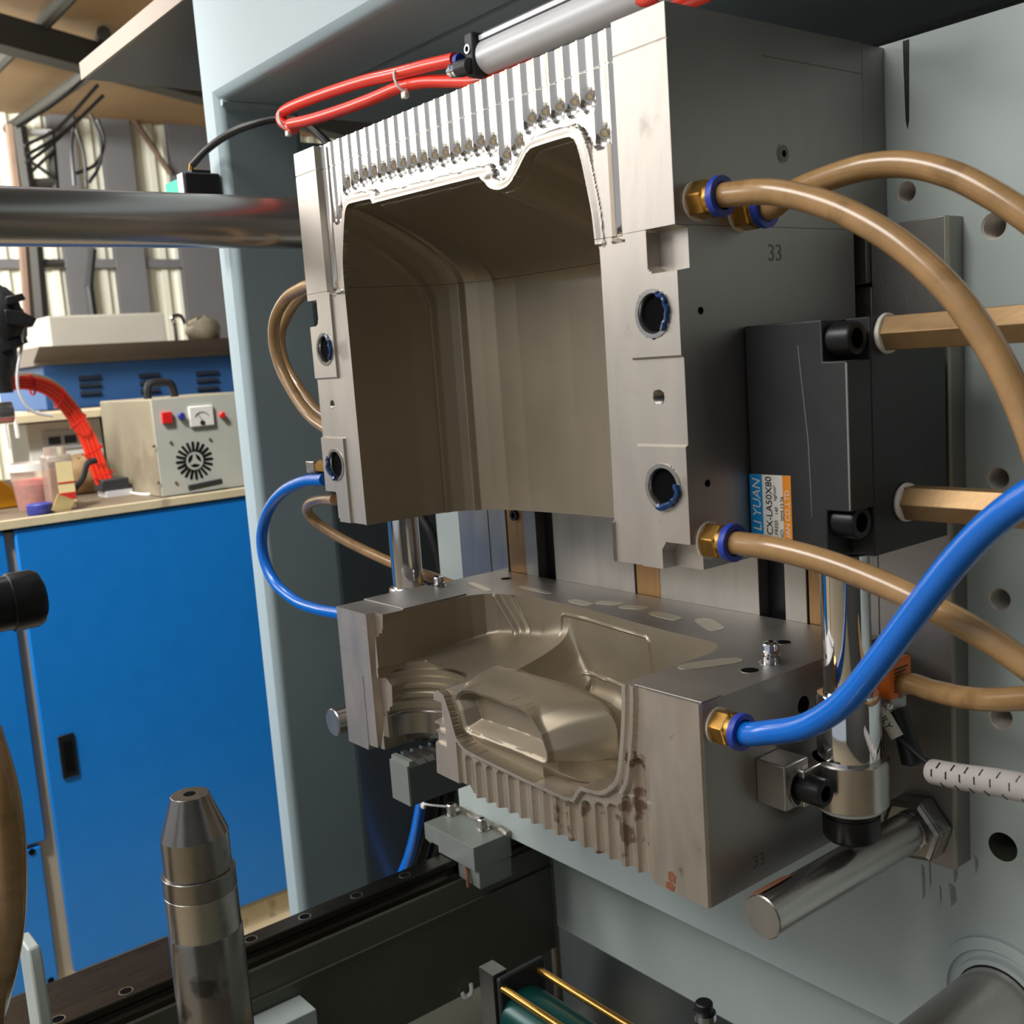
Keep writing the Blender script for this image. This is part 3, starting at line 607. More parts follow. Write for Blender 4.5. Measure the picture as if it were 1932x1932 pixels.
# black hoses and blue hose under the mold at the left
solo('black_hose', G().tube([at(*p, y=.33) for p in [(826, 1380), (818, 1450), (808, 1530), (792, 1600), (765, 1680)]], .0115, 14, 6), black_rub, 'thick black hose hanging right behind the thin blue hose under the mold', 'hose')
solo('black_hose', G().tube([at(*p, y=.36) for p in [(856, 1380), (848, 1450), (840, 1530), (826, 1600), (800, 1680)]], .0125, 14, 6), black_rub, 'thick black hose nearest the platen edge under the mold', 'hose')
solo('thin_blue_hose', G().tube([at(*p, y=.31) for p in [(812, 1420), (800, 1480), (793, 1530), (783, 1580), (770, 1625), (750, 1672)]], .0085, 12, 6), bluehose, 'thin blue hose tied to the black hoses under the mold', 'hose')
q = at(797, 1515, y=.303)
zt_ = thing('white_cable_tie', 'white cable tie binding the thin blue hose under the mold', 'cable tie', q)
obj('band', G().tube([at(785, 1503, y=.302), at(796, 1513, y=.300), at(806, 1518, y=.302), at(845, 1522, y=.315)], .0013, 6, 4), white_pl, zt_)
obj('lock', G().box(q[0] + .002, q[0] + .010, q[1] - .005, q[1], q[2] - .005, q[2] + .001), white_pl, zt_, bevel=.0008)
#--PART2--
# ------------------------------------------------------------------ mold halves: finely stepped surfaces, rims snapped to the cutting line
def seg_near(X, Z, P):
    """nearest point on polyline P for every (X, Z): distance, nx, nz"""
    best = np.full(X.shape, 1e9); bx = X.copy(); bz = Z.copy()
    for (ax, az), (cx_, cz_) in zip(P[:-1], P[1:]):
        dx, dz = cx_ - ax, cz_ - az; L2 = dx * dx + dz * dz + 1e-18
        t = np.clip(((X - ax) * dx + (Z - az) * dz) / L2, 0, 1); qx, qz = ax + t * dx, az + t * dz
        d = np.hypot(X - qx, Z - qz); m = d < best
        best[m] = d[m]; bx[m] = qx[m]; bz[m] = qz[m]
    return best, bx, bz
def inside(X, Z, P):
    r = np.zeros(X.shape, bool); n = len(P)
    for i in range(n):
        (ax, az), (cx_, cz_) = P[i], P[(i + 1) % n]
        if az == cz_: continue
        c = ((az > Z) != (cz_ > Z)) & (X < (cx_ - ax) * (Z - az) / (cz_ - az) + ax); r ^= c
    return r
def smooth_line(P, sub=4):
    out = []; E = [P[0]] + list(P) + [P[-1]]
    for i in range(1, len(E) - 2):
        a, b, c, d = [np.array(E[i + j]) for j in (-1, 0, 1, 2)]
        for k in range(sub):
            t = k / sub; out.append(tuple(.5 * ((2 * b) + (c - a) * t + (2 * a - 5 * b + 4 * c - d) * t * t + (3 * b - a - 3 * c + d) * t ** 3)))
    out.append(tuple(P[-1])); return out
def circ(cx_, cz_, r, n=40): return [(cx_ + r * math.cos(2 * PI * k / n), cz_ + r * math.sin(2 * PI * k / n)) for k in range(n + 1)]
def snap(X, Z, curves, hx, hz, xlim=None):
    moved = np.zeros(X.shape, bool)
    for P in curves:
        xs_, zs_ = [p[0] for p in P], [p[1] for p in P]
        i0 = (X > min(xs_) - .003) & (X < max(xs_) + .003) & (Z > min(zs_) - .003) & (Z < max(zs_) + .003)
        d, bx, bz = seg_near(X[i0], Z[i0], P)
        H = np.maximum(hx, hz)[i0]
        m = d < .56 * H
        Xi, Zi, Mi = X[i0], Z[i0], moved[i0]; m &= ~Mi
        Xi[m], Zi[m] = bx[m], bz[m]; Mi[m] = True
        X[i0], Z[i0], moved[i0] = Xi, Zi, Mi
    return moved
def field_mesh(X, Y, Z, yb):
    """front surface (rows j upward, columns i to the right) closed back to the plane y = yb"""
    nz, nx = X.shape; g = G(); V = np.stack([X, Y, Z], -1).reshape(-1, 3)
    I = np.arange(nz * nx).reshape(nz, nx)
    F = np.stack([I[:-1, :-1], I[:-1, 1:], I[1:, 1:], I[1:, :-1]], -1).reshape(-1, 4).tolist()
    v = V.tolist()
    def skirt(ids, flip):
        o = len(v)
        for k in ids: x_, y_, z_ = v[k]; v.append([x_, yb, z_])
        for k in range(len(ids) - 1):
            q = [ids[k], ids[k + 1], o + k + 1, o + k]; F.append(q[::-1] if flip else q)
    skirt(I[-1].tolist(), False); skirt(I[0].tolist(), True); skirt(I[:, 0].tolist(), False); skirt(I[:, -1].tolist(), True)
    o = len(v); c = [I[0, 0], I[0, -1], I[-1, -1], I[-1, 0]]
    for k in c: x_, y_, z_ = V[k]; v.append([x_, yb, z_])
    F.append([o + 3, o + 2, o + 1, o]); g.v = v; g.f = F
    return g
def stops(*spans):
    out = []
    for a_, b_, h in spans: out += list(np.linspace(a_, b_, max(2, int(round((b_ - a_) / h)) + 1)))
    out = sorted(out); r = [out[0]]
    for q_ in out[1:]:
        if q_ - r[-1] > 1.2e-4: r.append(q_)
    return np.array(r)
def edge_of(A, axis):
    d = np.abs(np.gradient(A, axis=axis)); return d

W = -.436; ZT = .32
RIM = [(-.3695, -.001), (-.3697, .049), (-.370, .098), (-.370, .146), (-.3703, .184), (-.3705, .206), (-.369, .224), (-.3649, .241), (-.3612, .2537), (-.358, .2615), (-.3535, .2650),
       (-.347, .2655), (-.322, .2645), (-.3185, .2637), (-.316, .2610), (-.3126, .2602), (-.306, .2602), (-.180, .2570), (-.1765, .2558), (-.1724, .2527), (-.166, .2475), (-.1577, .2450), (-.1505, .2451), (-.1440, .2470),
       (-.1362, .2530), (-.1276, .2610), (-.123, .2638), (-.1174, .2650), (-.088, .2650), (-.0815, .2635), (-.0775, .2590), (-.0740, .2480), (-.0711, .2350), (-.0675, .2162), (-.0662, .1990), (-.0650, .1957), (-.0645, .19), (-.0643, .153), (-.0648, .071), (-.0660, -.001)]
rimS = smooth_line(RIM, 3)
cavP = [(-.3695, -.05)] + rimS + [(-.0660, -.05)]
plan_x = [-.3712, -.3697, -.3682, -.3655, -.362, -.3565, -.3497, -.335, -.32, -.295, -.2636, -.235, -.205, -.16, -.12, -.10, -.085, -.075, -.068, -.0640, -.0600]
plan_y = [0, .038, .060, .078, .0865, .096, .1036, .1115, .117, .1212, .1240, .1262, .1272, .1268, .125, .123, .119, .111, .09, .05, .0]
FL = [(-.3908, .199), (-.3753, .2557)] + [(-.3604 + .01383 * k, .2772 if k == 0 else .2795) for k in range(22)] + [(-.0586, .2559)]
FL = [(x_, z_) for x_, z_ in FL]
_adj = {-.1823: .2747, -.1685: .2722, -.1547: .2607, -.1409: .2672, -.1270: .2785}
FLn = []
for x_, z_ in FL:
    for k_, v_ in _adj.items():
        if abs(x_ - k_) < .004: z_ = v_
    if -.335 < x_ < -.19: z_ = .2798 - (x_ + .335) * .04
    FLn.append((x_, z_))
FL = [(x_, z_ + .0030) for x_, z_ in FLn]
BUSH = [(at(613, 660, y=0), .0128), (at(634, 877, y=0), .0128), (at(1234, 592, y=0), .0128), (at(1247, 917, y=0), .0128)]
BUSH = [((-.4135, .1520), .0145), ((-.4135, .0510), .0145), ((-.0205, .1525), .0145), ((-.0195, .0500), .0145)]
THR = [((at(623, 765, y=0)[0], .104), .0036), ((-.0214, .1035), .0046)]
xs = stops((W, -.4300, .0008), (-.4300, -.3740, .0010), (-.3740, -.3440, .0003), (-.3440, -.0700, .00095), (-.0700, -.0560, .0005), (-.056, -.0008, .0010), (-.0008, 0, .0004), (-.3695, -.3694, .1), (-.0660, -.0659, .1))
zs1 = stops((0, .2004, .0014)); zs2 = stops((.2007, .2990, .0009), (.2990, .3022, .0004), (.3022, ZT, .0010))
def bump(t): return np.clip(1 - t * t, 0, 1) ** 2
def upper_depth(X, Z, moved):
    d, _, _ = seg_near(X, Z, rimS); ins = inside(X, Z, cavP) & (d > 1.5e-4)
    # parting face
    Y = np.zeros(X.shape)
    # recessed fields beside the plates
    right = X > -.0525; left = X < -.3955
    rec = ((Z > .0750) & (Z < .1275)) & (X > -.0400) | ((Z > .0750) & (Z < .1275)) & (X < -.3965) | ((X >= -.3965) & (X < -.371) & (Z < .197)) | ((X <= -.0400) & (X > -.0655) & (Z < .197))
    Y[rec] = .0022
    n1 = (X > -.0225) & (Z > .1760) & (Z < .2000); n2 = (X > -.0220) & (Z < .0165); n3 = (X < -.4205) & (Z > .1730) & (Z < .1935); n4 = (X < -.4150) & (Z < .0260)
    for n_, (ccx, ccz, sx_, sz_) in ((n1, (-.0165, .182, -1, -1)), (n2, (-.016, .0105, -1, 1)), (n3, (-.4265, .179, 1, -1)), (n4, (-.421, .020, 1, 1))):
        cornr = n_ & ((X - ccx) * sx_ > 0) & ((Z - ccz) * sz_ > 0) & (np.hypot(X - ccx, Z - ccz) > .006)
        Y[n_ & ~cornr] = .0105
    # flash pocket with ball-nosed flutes above the pinch land
    pocket = (X > -.4000) & (X < -.0425) & (Z > .197) & (d > .0062)
    pk = np.clip((d - .0058) / .0020, 0, 1) * .0048
    lo = np.where(X < -.372, .199, np.where(X > -.0520, .2002, 0)); pk[(Z < lo)] = 0
    lowL = (X < -.3955) & (Z < .1985); pk[lowL] = 0
    strip = (X > -.386) & (X < -.36) & (Z < .256) & (X > -.3832); pk[strip & (Z < .2557) & (X > -.3835)] = np.minimum(pk, .0020)[strip & (Z < .2557) & (X > -.3835)]
    rz = (X > -.066) & (Z < .2559) & (X < -.0525); pk[rz] = np.minimum(pk, .0022)[rz]
    Y = np.where(pocket, np.maximum(Y, pk), Y)
    R = .0066
    for fx, fz in FL + [(-.0466, .2010)]:
        r_ = R if fx > -.37 and fx < -.05 else (.0042 if fx > -.05 else .0060)
        m = (np.abs(X - fx) < r_ + .001) & (Z > fz - r_ - .002)
        dd = np.where(Z[m] > fz, np.abs(X[m] - fx), np.hypot(X[m] - fx, Z[m] - fz))
        hh = .0015 + .0026 * np.exp(-(np.clip(Z[m] - fz, 0, 1) / .005) ** 2)
        prof = .0046 + hh * np.where(Z[m] > fz, 1 - (dd / r_) ** 2, np.sqrt(np.clip(1 - (dd / r_) ** 2, 0, None)))
        prof[dd >= r_] = 0
        Y[m] = np.where(dd < r_, np.maximum(Y[m], prof), Y[m])
    # rounded lip next to the rim
    lip = (~ins) & (Z > .1975) & (d < .0062)
    Y[lip] = np.maximum(Y[lip], .0014 * np.clip((d[lip] - .0014) / .0030, 0, 1))
    # seam of the top plate
    sm = (np.abs(Z - .3008) < .0004); Y[sm & ~ins] += .0006
    for (c_, r_) in BUSH + THR:
        dd = np.hypot(X - c_[0], Z - c_[1]); Y[dd < r_ - 1e-4] = .045
    # cavity
    D = np.interp(X, plan_x, plan_y)
    D -= .0055 * bump((X + .3630) / .0010) + .0045 * bump((X + .3485) / .0030)
    zt_ = np.interp(X, [p_[0] for p_ in RIM[10:29]], [p_[1] for p_ in RIM[10:29]])
    zt_ = np.where(X < -.3535, np.interp(X, [-.3705, -.369, -.3649, -.3612, -.358, -.3535], [.206, .224, .241, .2537, .2615, .265]), zt_)
    zt_ = np.where(X > -.0815, np.interp(X, [-.0815, -.0775, -.0740, -.0711, -.0675, -.0650], [.2635, .259, .248, .235, .2162, .1957]), zt_)
    t = np.clip((zt_ - Z) / .068, 0, 1); dome = np.clip(1 - (1 - t) ** 1.9, 0, 1)
    cav = D * np.maximum(dome, .06)
    return np.where(ins, np.maximum(cav, .0005), Y)
def grid(xs_, zs_):
    X, Z = np.meshgrid(xs_, zs_); hx = np.abs(np.gradient(X, axis=1)); hz = np.abs(np.gradient(Z, axis=0)); return X.copy(), Z.copy(), hx, hz
um = thing('upper_mold_half', 'large upper steel mold half with deep cavity and fluted top edge', 'mold', (W / 2, .09, 0))
curves = [rimS] + [circ(c_[0], c_[1], r_) for c_, r_ in BUSH + THR]
for nm, zz, yb_ in (('mold_body', zs1, .172), ('pinch_insert', zs2, .186)):
    X, Z, hx, hz = grid(xs, zz); X0, Z0 = X.copy(), Z.copy()
    mv = snap(X, Z, curves, np.minimum(hx, .0012), np.minimum(hz, .0012))
    for e in (0, -1):
        X[e], Z[e] = X0[e], Z0[e]; X[:, e], Z[:, e] = X0[:, e], Z0[:, e]
    Y = upper_depth(X, Z, mv)
    o_ = obj(nm, field_mesh(X, Y, Z, yb_), steel, um, smooth=32)
    # the cavity itself is blasted: second material on its faces
    o_.data.materials.append(cavity_steel)
    cen = np.empty(len(o_.data.polygons) * 3); o_.data.polygons.foreach_get('center', cen); cen = cen.reshape(-1, 3); off = ROOT[um]
    ci = inside(cen[:, 0] + off[0], cen[:, 2] + off[2], cavP) & (cen[:, 1] + off[1] > .0012) & (cen[:, 1] + off[1] < yb_ - .005)
    idx = np.zeros(len(cen), np.int32); idx[ci] = 1
    o_.data.materials.append(steel_side); o_.data.materials.append(flute_steel)
    wx_ = cen[:, 0] + off[0]; wy_ = cen[:, 1] + off[1]
    idx[(wx_ > -.4000) & (wx_ < -.0425) & (cen[:, 2] + off[2] > .197) & ~ci & (wy_ < .016) & (wy_ > .0030)] = 3
    idx[(cen[:, 0] + off[0] > -1e-5) | (cen[:, 0] + off[0] < W + 1e-5)] = 2
    o_.data.polygons.foreach_set('material_index', idx)
obj('clamp_plate', G().box(W, -.0002, .1865, PY, .1655, .2005), steel_side, um, bevel=.0006)
obj('clamp_plate', G().box(W, -.0002, .1865, PY, .2030, .3200), steel_side, um, bevel=.0006)
for i, ((c_, r_)) in enumerate([(b[0], b[1]) for b in BUSH]):
    bu = obj('guide_bushing', G().lathe((c_[0], -.0006, c_[1]), (0, 1, 0), [(.001, .0146), (0, .0143), (0, .0118), (.0012, .0110), (.004, .0108)], 40, 0, False, False), satin, um)
    bu.data.polygons.foreach_set('use_smooth', [True] * len(bu.data.polygons))
    obj('bore', G().cyl((c_[0], .0025, c_[1]), (c_[0], .0035, c_[1]), .0109, 32), holeblack, bu)
    random.seed(i + 4); a0 = [-.8, 2.6, -.9, -1.9][i]; g = G(); pts = []
    for k in range(14):
        a_ = a0 + 2.1 * k / 13; rr_ = .0122 + random.uniform(-.0010, .0008); pts.append((c_[0] + rr_ * math.cos(a_), -.0012 + random.uniform(-.0002, .0003), c_[1] + rr_ * math.sin(a_)))
    obj('grease_smear', g.tube(pts, .0021 if i % 2 else .0016, 6, 3), grease, bu, label='dark blue grease')
for (c_, r_) in THR:
    prof = [(0, r_)]
    for k in range(7): prof += [(.0006 + k * .0012, r_ * .84), (.0012 + k * .0012, r_)]
    prof += [(.012, r_ * .8), (.012, 0)]
    gg = G().lathe((c_[0], .0021, c_[1]), (0, 1, 0), prof, 24, 0, False, False); gg.f = [tuple(reversed(f)) for f in gg.f]; obj('threaded_hole', gg, dark_steel, um, smooth=20)
# right side face: threaded hole, small holes, seam line, stamped number
q = at(1478, 290, x=0)
gg = G().ring((.0002, q[1], q[2]), (-1, 0, 0), .0052, .0060, -.0002, .0006, 28); th = obj('threaded_hole', gg, dark_steel, um)
obj('bore', G().cyl((0, q[1], q[2]), (.0003, q[1], q[2]), .0053, 28), holeblack, th)
for k in range(5): obj('thread_turn', G().ring((.0003, q[1], q[2]), (1, 0, 0), .0022 + k * .0006, .0025 + k * .0006, 0, .0003, 24), dark_steel, th)
for p in [(1322, 586), (1335, 912)]:
    q = at(*p, x=0); obj('small_hole', G().cyl((-.001, q[1], q[2]), (.0003, q[1], q[2]), .0022, 18), holeblack, um)
obj('seam_line', G().box(-.0005, .0002, .083, .186, .3003, .3008), engrave, um)
q = at(1449, 492, x=0); text('stamped_number', '33', (.0001, q[1], q[2]), (0, 1, 0), (0, 0, 1), .0145, engrave, um, .00008)

# ---- lower half
ZL = -.0804
lrim_px = [(709.7, 1160), (722, 1228), (724, 1273), (739, 1294), (741, 1336), (732, 1406)]
LL = [at(*p, y=.0085) for p in lrim_px]; LL = [(p[0], p[2]) for p in LL]; LL[0] = (-.3705, ZL + .001)
RR = [(-.2925, -.2035), (-.2895, -.165), (-.2877, -.1322), (-.281, -.1285), (-.2735, -.1312), (-.2665, -.1455), (-.2605, -.1622), (-.2531, -.1684), (-.2421, -.1712), (-.2067, -.1734), (-.1638, -.1754), (-.130, -.1762), (-.1225, -.1750),
      (-.1165, -.1668), (-.1120, -.1634), (-.1006, -.1629), (-.0908, -.1606), (-.0808, -.1531), (-.0760, -.146), (-.0730, -.1360), (-.0691, -.115), (-.0665, -.095), (-.0655, ZL + .001)]
rimL = [(-.3705, ZL + .001)] + LL[1:]; rimR = RR[:4] + smooth_line(RR[4:12], 3) + RR[12:15] + smooth_line(RR[15:], 3)
lowP = [(-.3705, ZL + .02)] + LL + [(LL[-1][0], -.25), (-.2925, -.25)] + rimR + [(-.0655, ZL + .02)]
ISL = [(-.2580, -.1310), (-.2545, -.1262), (-.2469, -.1210), (-.2354, -.1185), (-.2003, -.1190), (-.1750, -.1197), (-.1690, -.1207), (-.1612, -.1249), (-.1515, -.1353), (-.1460, -.1476), (-.1463, -.1530), (-.1482, -.1560), (-.1524, -.1573), (-.1899, -.1560), (-.2403, -.1569), (-.2455, -.1558), (-.2485, -.1530), (-.2526, -.1404)]
ISL2 = ISL + [ISL[0]]
lpx = [-.3735, -.3700, -.3695, -.366, -.3600, -.351, -.3270, -.302, -.270, -.233, -.195, -.156, -.128, -.106, -.092, -.080, -.072, -.0665, -.0605, -.0585, -.0555]
lpy = [0, .03, .085, .1010, .1120, .1186, .1260, .1300, .1290, .1262, .1215, .1166, .1135, .1122, .1118, .1095, .1030, .0880, .0600, .0450, 0]
LFX = [(-.2490, -.1803), (-.2354, -.1818)] + [(-.2217 + .01383 * k, -.1816) for k in range(7)] + [(-.1249, -.1814), (-.1106, -.1777), (-.0970, -.1750), (-.0843, -.1721), (-.0697, -.1627), (-.0569, -.1334)]
def smin(a_, b_, k):
    h = np.clip(.5 + .5 * (b_ - a_) / k, 0, 1); return b_ * (1 - h) + a_ * h - k * h * (1 - h)
NX = -.327
def neck_depth(X, Z):
    zk = [-.30, -.1900, -.1899, -.1700, -.1699, -.1670, -.1669, -.1610, -.1609, -.1585, -.1584, -.1545, -.1544, -.1500, -.1499, -.1462, -.1461, -.1400, -.1399, -.1340, -.1339, -.1275, -.1274]
    rk_ = [.060, .052, .0385, .0385, .0415, .0415, .0405, .0405, .0445, .0445, .0428, .0428, .0455, .0455, .0436, .0436, .0462, .0462, .0490, .0490, .0520, .0520, .0]
    r_ = np.interp(Z, zk, rk_); return np.sqrt(np.clip(r_ * r_ - (X - NX) ** 2, 0, None))
def lower_depth(X, Z):
    d1, _, _ = seg_near(X, Z, rimL); d2, _, _ = seg_near(X, Z, rimR); d = np.minimum(d1, d2)
    ins = inside(X, Z, lowP) & (d > 1.5e-4)
    Y = np.zeros(X.shape)
    Y[(X > -.3852) & (X < -.345) & ~ins & (d1 <= d2)] = .0085
    Y[(np.abs(X + .4005) < .0006) & (Z < -.140)] = .0015
    # lip, groove and pocket along the pinch edge on the right and below
    right = (~ins) & (d2 < d1) & (X > -.259)
    dr = d2
    rp_ = lambda a_, w_: np.clip((dr - a_) / w_, 0, 1)
    prof = .0024 * rp_(.0034, .0014) - .0024 * rp_(.0066, .0014) + .0034 * rp_(.0106, .0016)
    prof = np.where(Z < -.158, np.where(dr < .0032, 0, .0030 * np.clip((dr - .0032) / .0012, 0, 1)), prof)
    Y = np.where(right & (X < -.0450), prof, Y)
    R = .0066
    for fx, fz in LFX:
        r_ = .0052 if fx < -.06 else .0056; fz = fz - .0022
        m = (np.abs(X - fx) < r_) & (Z < fz + r_) & ~ins
        dd = np.where(Z[m] < fz, np.abs(X[m] - fx), np.hypot(X[m] - fx, Z[m] - fz))
        pr_ = np.sqrt(np.clip(r_ * r_ - dd * dd, 0, None)) + .0026
        pr_ = pr_ * np.clip((dr[m] - .0012) / .001, 0, 1)
        Y[m] = np.where(dd < r_, np.maximum(Y[m], pr_), Y[m])
    # notches of the neck piece
    mid = (X > -.2925) & (X < -.2605) & ~ins & (Z < -.13)
    Y[mid & (X < -.2765) & (Z > -.1560) & (Z < -.1385)] = .0075
    Y[mid & (X < -.2745) & (Z > -.1640) & (Z < -.1585)] = .0045
    Y[mid & (X < -.2745) & (Z > -.1745) & (Z < -.1650)] = .0030
    Y[(np.abs(X + .2595) < .0012) & (Z < -.168) & ~ins] = .003
    # cavity
    D = np.interp(X, lpx, lpy)
    D += -.003 * bump((X - (-.3705 + .05 * (Z + .08))) / .003)
    zr__ = np.where(X < -.2925, -.128, np.interp(X, [p_[0] for p_ in RR[4:]], [p_[1] for p_ in RR[4:]]))
    zr__ = np.maximum(zr__, np.interp(X, [-.262, -.236, -.22], [-.128, -.165, -.30]))
    t = np.clip((Z - zr__) / np.interp(X, [-.30, -.25, -.20], [.022, .045, .066]), 0, 1); fl_ = .006 + .014 * np.clip((X + .262) / .012, 0, 1) * np.clip((-.125 - X) / .02, 0, 1) + .134 * np.sqrt(np.clip(1 - (1 - t) ** 2.2, 0, 1))
    # corner rib running diagonally down the back wall
    for (xa, za, xb, zb_, w_, h_) in ((-.3500, -.0820, -.3030, -.1590, .0042, .0045), (-.3330, -.0820, -.2930, -.1560, .0026, -.0022)):
        tt = np.clip(((X - xa) * (xb - xa) + (Z - za) * (zb_ - za)) / ((xb - xa) ** 2 + (zb_ - za) ** 2), 0, 1)
        dd = np.hypot(X - xa - tt * (xb - xa), Z - za - tt * (zb_ - za)); D = D - h_ * bump(dd / w_)
    # raised rounded panel on the back wall
    px_, pz_ = np.abs(X + .2130) - (.0590 - .006), np.abs(Z + .1135) - (.0235 - .006)
    rd = np.hypot(np.maximum(px_, 0), np.maximum(pz_, 0)) + np.minimum(np.maximum(px_, pz_), 0) - .006
    D = D - .0018 * bump(rd / .0016) + .0004 * (rd < 0)
    cav = smin(D, fl_, .016)
    nd = neck_depth(X, Z); inneck = ins & (X > -.3745) & (X < -.279) & (Z < -.1274)
    cav = np.where(inneck, np.maximum(nd, .001), cav)
    cav = np.where(ins, np.maximum(cav, 0.0), Y)
    return np.where(ins, np.maximum(cav, .0008), cav)
xl = stops((-.4375, -.3860, .0011), (-.3860, -.3560, .0004), (-.3560, -.2800, .0007), (-.2800, -.0740, .00095), (-.0740, -.0440, .0006), (-.0440, -.0008, .0011), (-.0008, .0012, .0005), (-.3705, -.3704, .1), (-.0655, -.0654, .1))
nzr = 150
X, T = np.meshgrid(xl, np.linspace(0, 1, nzr))
zbot = np.interp(xl, [-.45, -.4022, -.4018, -.3662, -.3658, -.2535, -.2520, .01], [-.2092, -.2092, -.2040, -.2020, -.1995, -.2025, -.2100, -.2113])
rzx = np.interp(xl, [-.2570, -.2531, -.2421, -.2067, -.1638, -.1300], [-.1684, -.1684, -.1712, -.1734, -.1754, -.1762])[None, :]; T1 = 42 / (nzr - 1)
Z = np.where(T < T1, zbot[None, :] + (rzx - zbot[None, :]) * T / T1, rzx + (ZL - rzx) * (T - T1) / (1 - T1))
hx = np.abs(np.gradient(X, axis=1)); hz = np.abs(np.gradient(Z, axis=0)); X0, Z0 = X.copy(), Z.copy()
snap(X, Z, [rimL, rimR], np.minimum(hx, .0010), np.minimum(hz, .0010))
for e in (0, -1):
    X[e], Z[e] = X0[e], Z0[e]; X[:, e], Z[:, e] = X0[:, e], Z0[:, e]
Y = lower_depth(X, Z)
Y[:, -1] = .0022; Y[:, -2] = np.maximum(Y[:, -2], .0008)
lm = thing('lower_mold_half', 'lower steel mold half with handle pocket, neck bore and fluted bottom edge', 'mold', (W / 2, .09, -.2113))
o_ = obj('mold_body', field_mesh(X, Y, Z, .1905), steel_worn, lm, smooth=32)
o_.data.materials.append(cavity_steel); o_.data.materials.append(steel_side)
cen = np.empty(len(o_.data.polygons) * 3); o_.data.polygons.foreach_get('center', cen); cen = cen.reshape(-1, 3); off = ROOT[lm]
cx3, cy3, cz3 = cen[:, 0] + off[0], cen[:, 1] + off[1], cen[:, 2] + off[2]
idx = np.zeros(len(cen), np.int32)
nrm = np.empty(len(cen) * 3); o_.data.polygons.foreach_get('normal', nrm); nrm = nrm.reshape(-1, 3)
ci = inside(cx3, cz3, lowP) & (cy3 > .0010) & (nrm[:, 2] < .999); idx[ci] = 1
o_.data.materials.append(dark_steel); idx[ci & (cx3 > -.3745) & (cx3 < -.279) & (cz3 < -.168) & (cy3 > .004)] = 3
idx[(np.abs(nrm[:, 2]) > .995) & (cz3 > ZL - .0005)] = 2; idx[(cx3 > .0008) & (cy3 > .003)] = 2
o_.data.materials.append(flute_stain); idx[(idx == 0) & (cx3 > -.150) & (cx3 < -.047) & (cz3 < -.125) & (cy3 > .0016) & (cy3 < .02) & (nrm[:, 2] > -.9)] = 4
o_.data.polygons.foreach_set('material_index', idx)
# handle core: a ridge standing in the lower cavity, its face flush with the parting plane and dished
def core_front(X, Z):
    ZZ = Z + 3.5 * .004 * np.log1p(np.exp(np.clip((Z + .1195) / .004, -40, 40)))
    di, _, _ = seg_near(X, Z, ISL2); dz, _, _ = seg_near(X, ZZ, ISL2); ii = inside(X, Z, ISL)
    y = np.where(ii | (di < 1e-4), 0, .003 * np.clip(di / .0016, 0, 1) + .85 * dz + 6 * dz * dz)
    y = np.where((~ii) & (Z < -.1555) & (di > 1e-4), np.maximum(y, np.minimum(.0120 + .85 * np.clip(X + .150, 0, 1), .012 * np.clip(di / .0025, 0, 1) + 2 * np.clip(X + .150, 0, 1))), y)
    y = np.where((~ii) & (Z < -.1555), np.minimum(y, .0125 + 1.3 * np.clip(X + .168, 0, 1)), y)
    y = np.where((~ii) & (X < -.2560), np.maximum(y, .013), y)
    pk_ = .0012 * np.clip((di - .0010) / .0012, 0, 1) + np.clip((di - .0030) * 1.6, 0, .0115)
    return np.where(ii, pk_, y)
YM = .040
cxs = stops((-.2700, -.1420, .0007), (-.1420, -.0900, .0012)); zz_ = np.linspace(-.19, -.105, 220)
XX_, ZZ_ = np.meshgrid(cxs, zz_); YY_ = core_front(XX_, ZZ_); ok = YY_ < YM
ztop_ = np.where(ok.any(0), zz_[len(zz_) - 1 - np.argmax(ok[::-1], 0)], -.19)
ztop_ = np.minimum(ztop_, np.interp(cxs, [-.2700, -.2665, -.2600, -.25], [-.188, -.150, -.122, -.10])); ztop_ = np.maximum(ztop_, -.1885)
for _ in range(3): ztop_[1:-1] = .25 * ztop_[:-2] + .5 * ztop_[1:-1] + .25 * ztop_[2:]
nr = 120; T = np.linspace(0, 1, nr); X = np.repeat(cxs[None], nr, 0); Z = -.19 + (ztop_[None] + .19) * T[:, None]
hz_ = np.abs(np.gradient(Z, axis=0)); hx_ = np.abs(np.gradient(X, axis=1)); X0, Z0 = X.copy(), Z.copy()
snap(X, Z, [ISL2], np.minimum(hx_, .0008), np.minimum(hz_, .0008))
for e in (0, -1): X[e], Z[e] = X0[e], Z0[e]; X[:, e], Z[:, e] = X0[:, e], Z0[:, e]
Y = np.minimum(core_front(X, Z), YM)
rows = [(X, Y, Z)]; nb_ = 18
xb, yb2, zb2 = X[-1], Y[-1], Z[-1]; BX_, BY_, BZ_ = [], [], []
for k in range(1, nb_ + 1):
    t = k / nb_; BX_.append(xb); BY_.append(yb2 + .050 * t + 0 * xb); BZ_.append(zb2 + (-.19 - zb2) * (1 - math.cos(t * PI / 2)) + .0022 * math.sin(t * PI) * (zb2 > -.13))
X = np.vstack([X, BX_]); Y = np.vstack([Y, BY_]); Z = np.vstack([Z, BZ_])
co_ = obj('handle_core', field_mesh(X, Y, Z, .09), cavity_steel, lm, smooth=32)
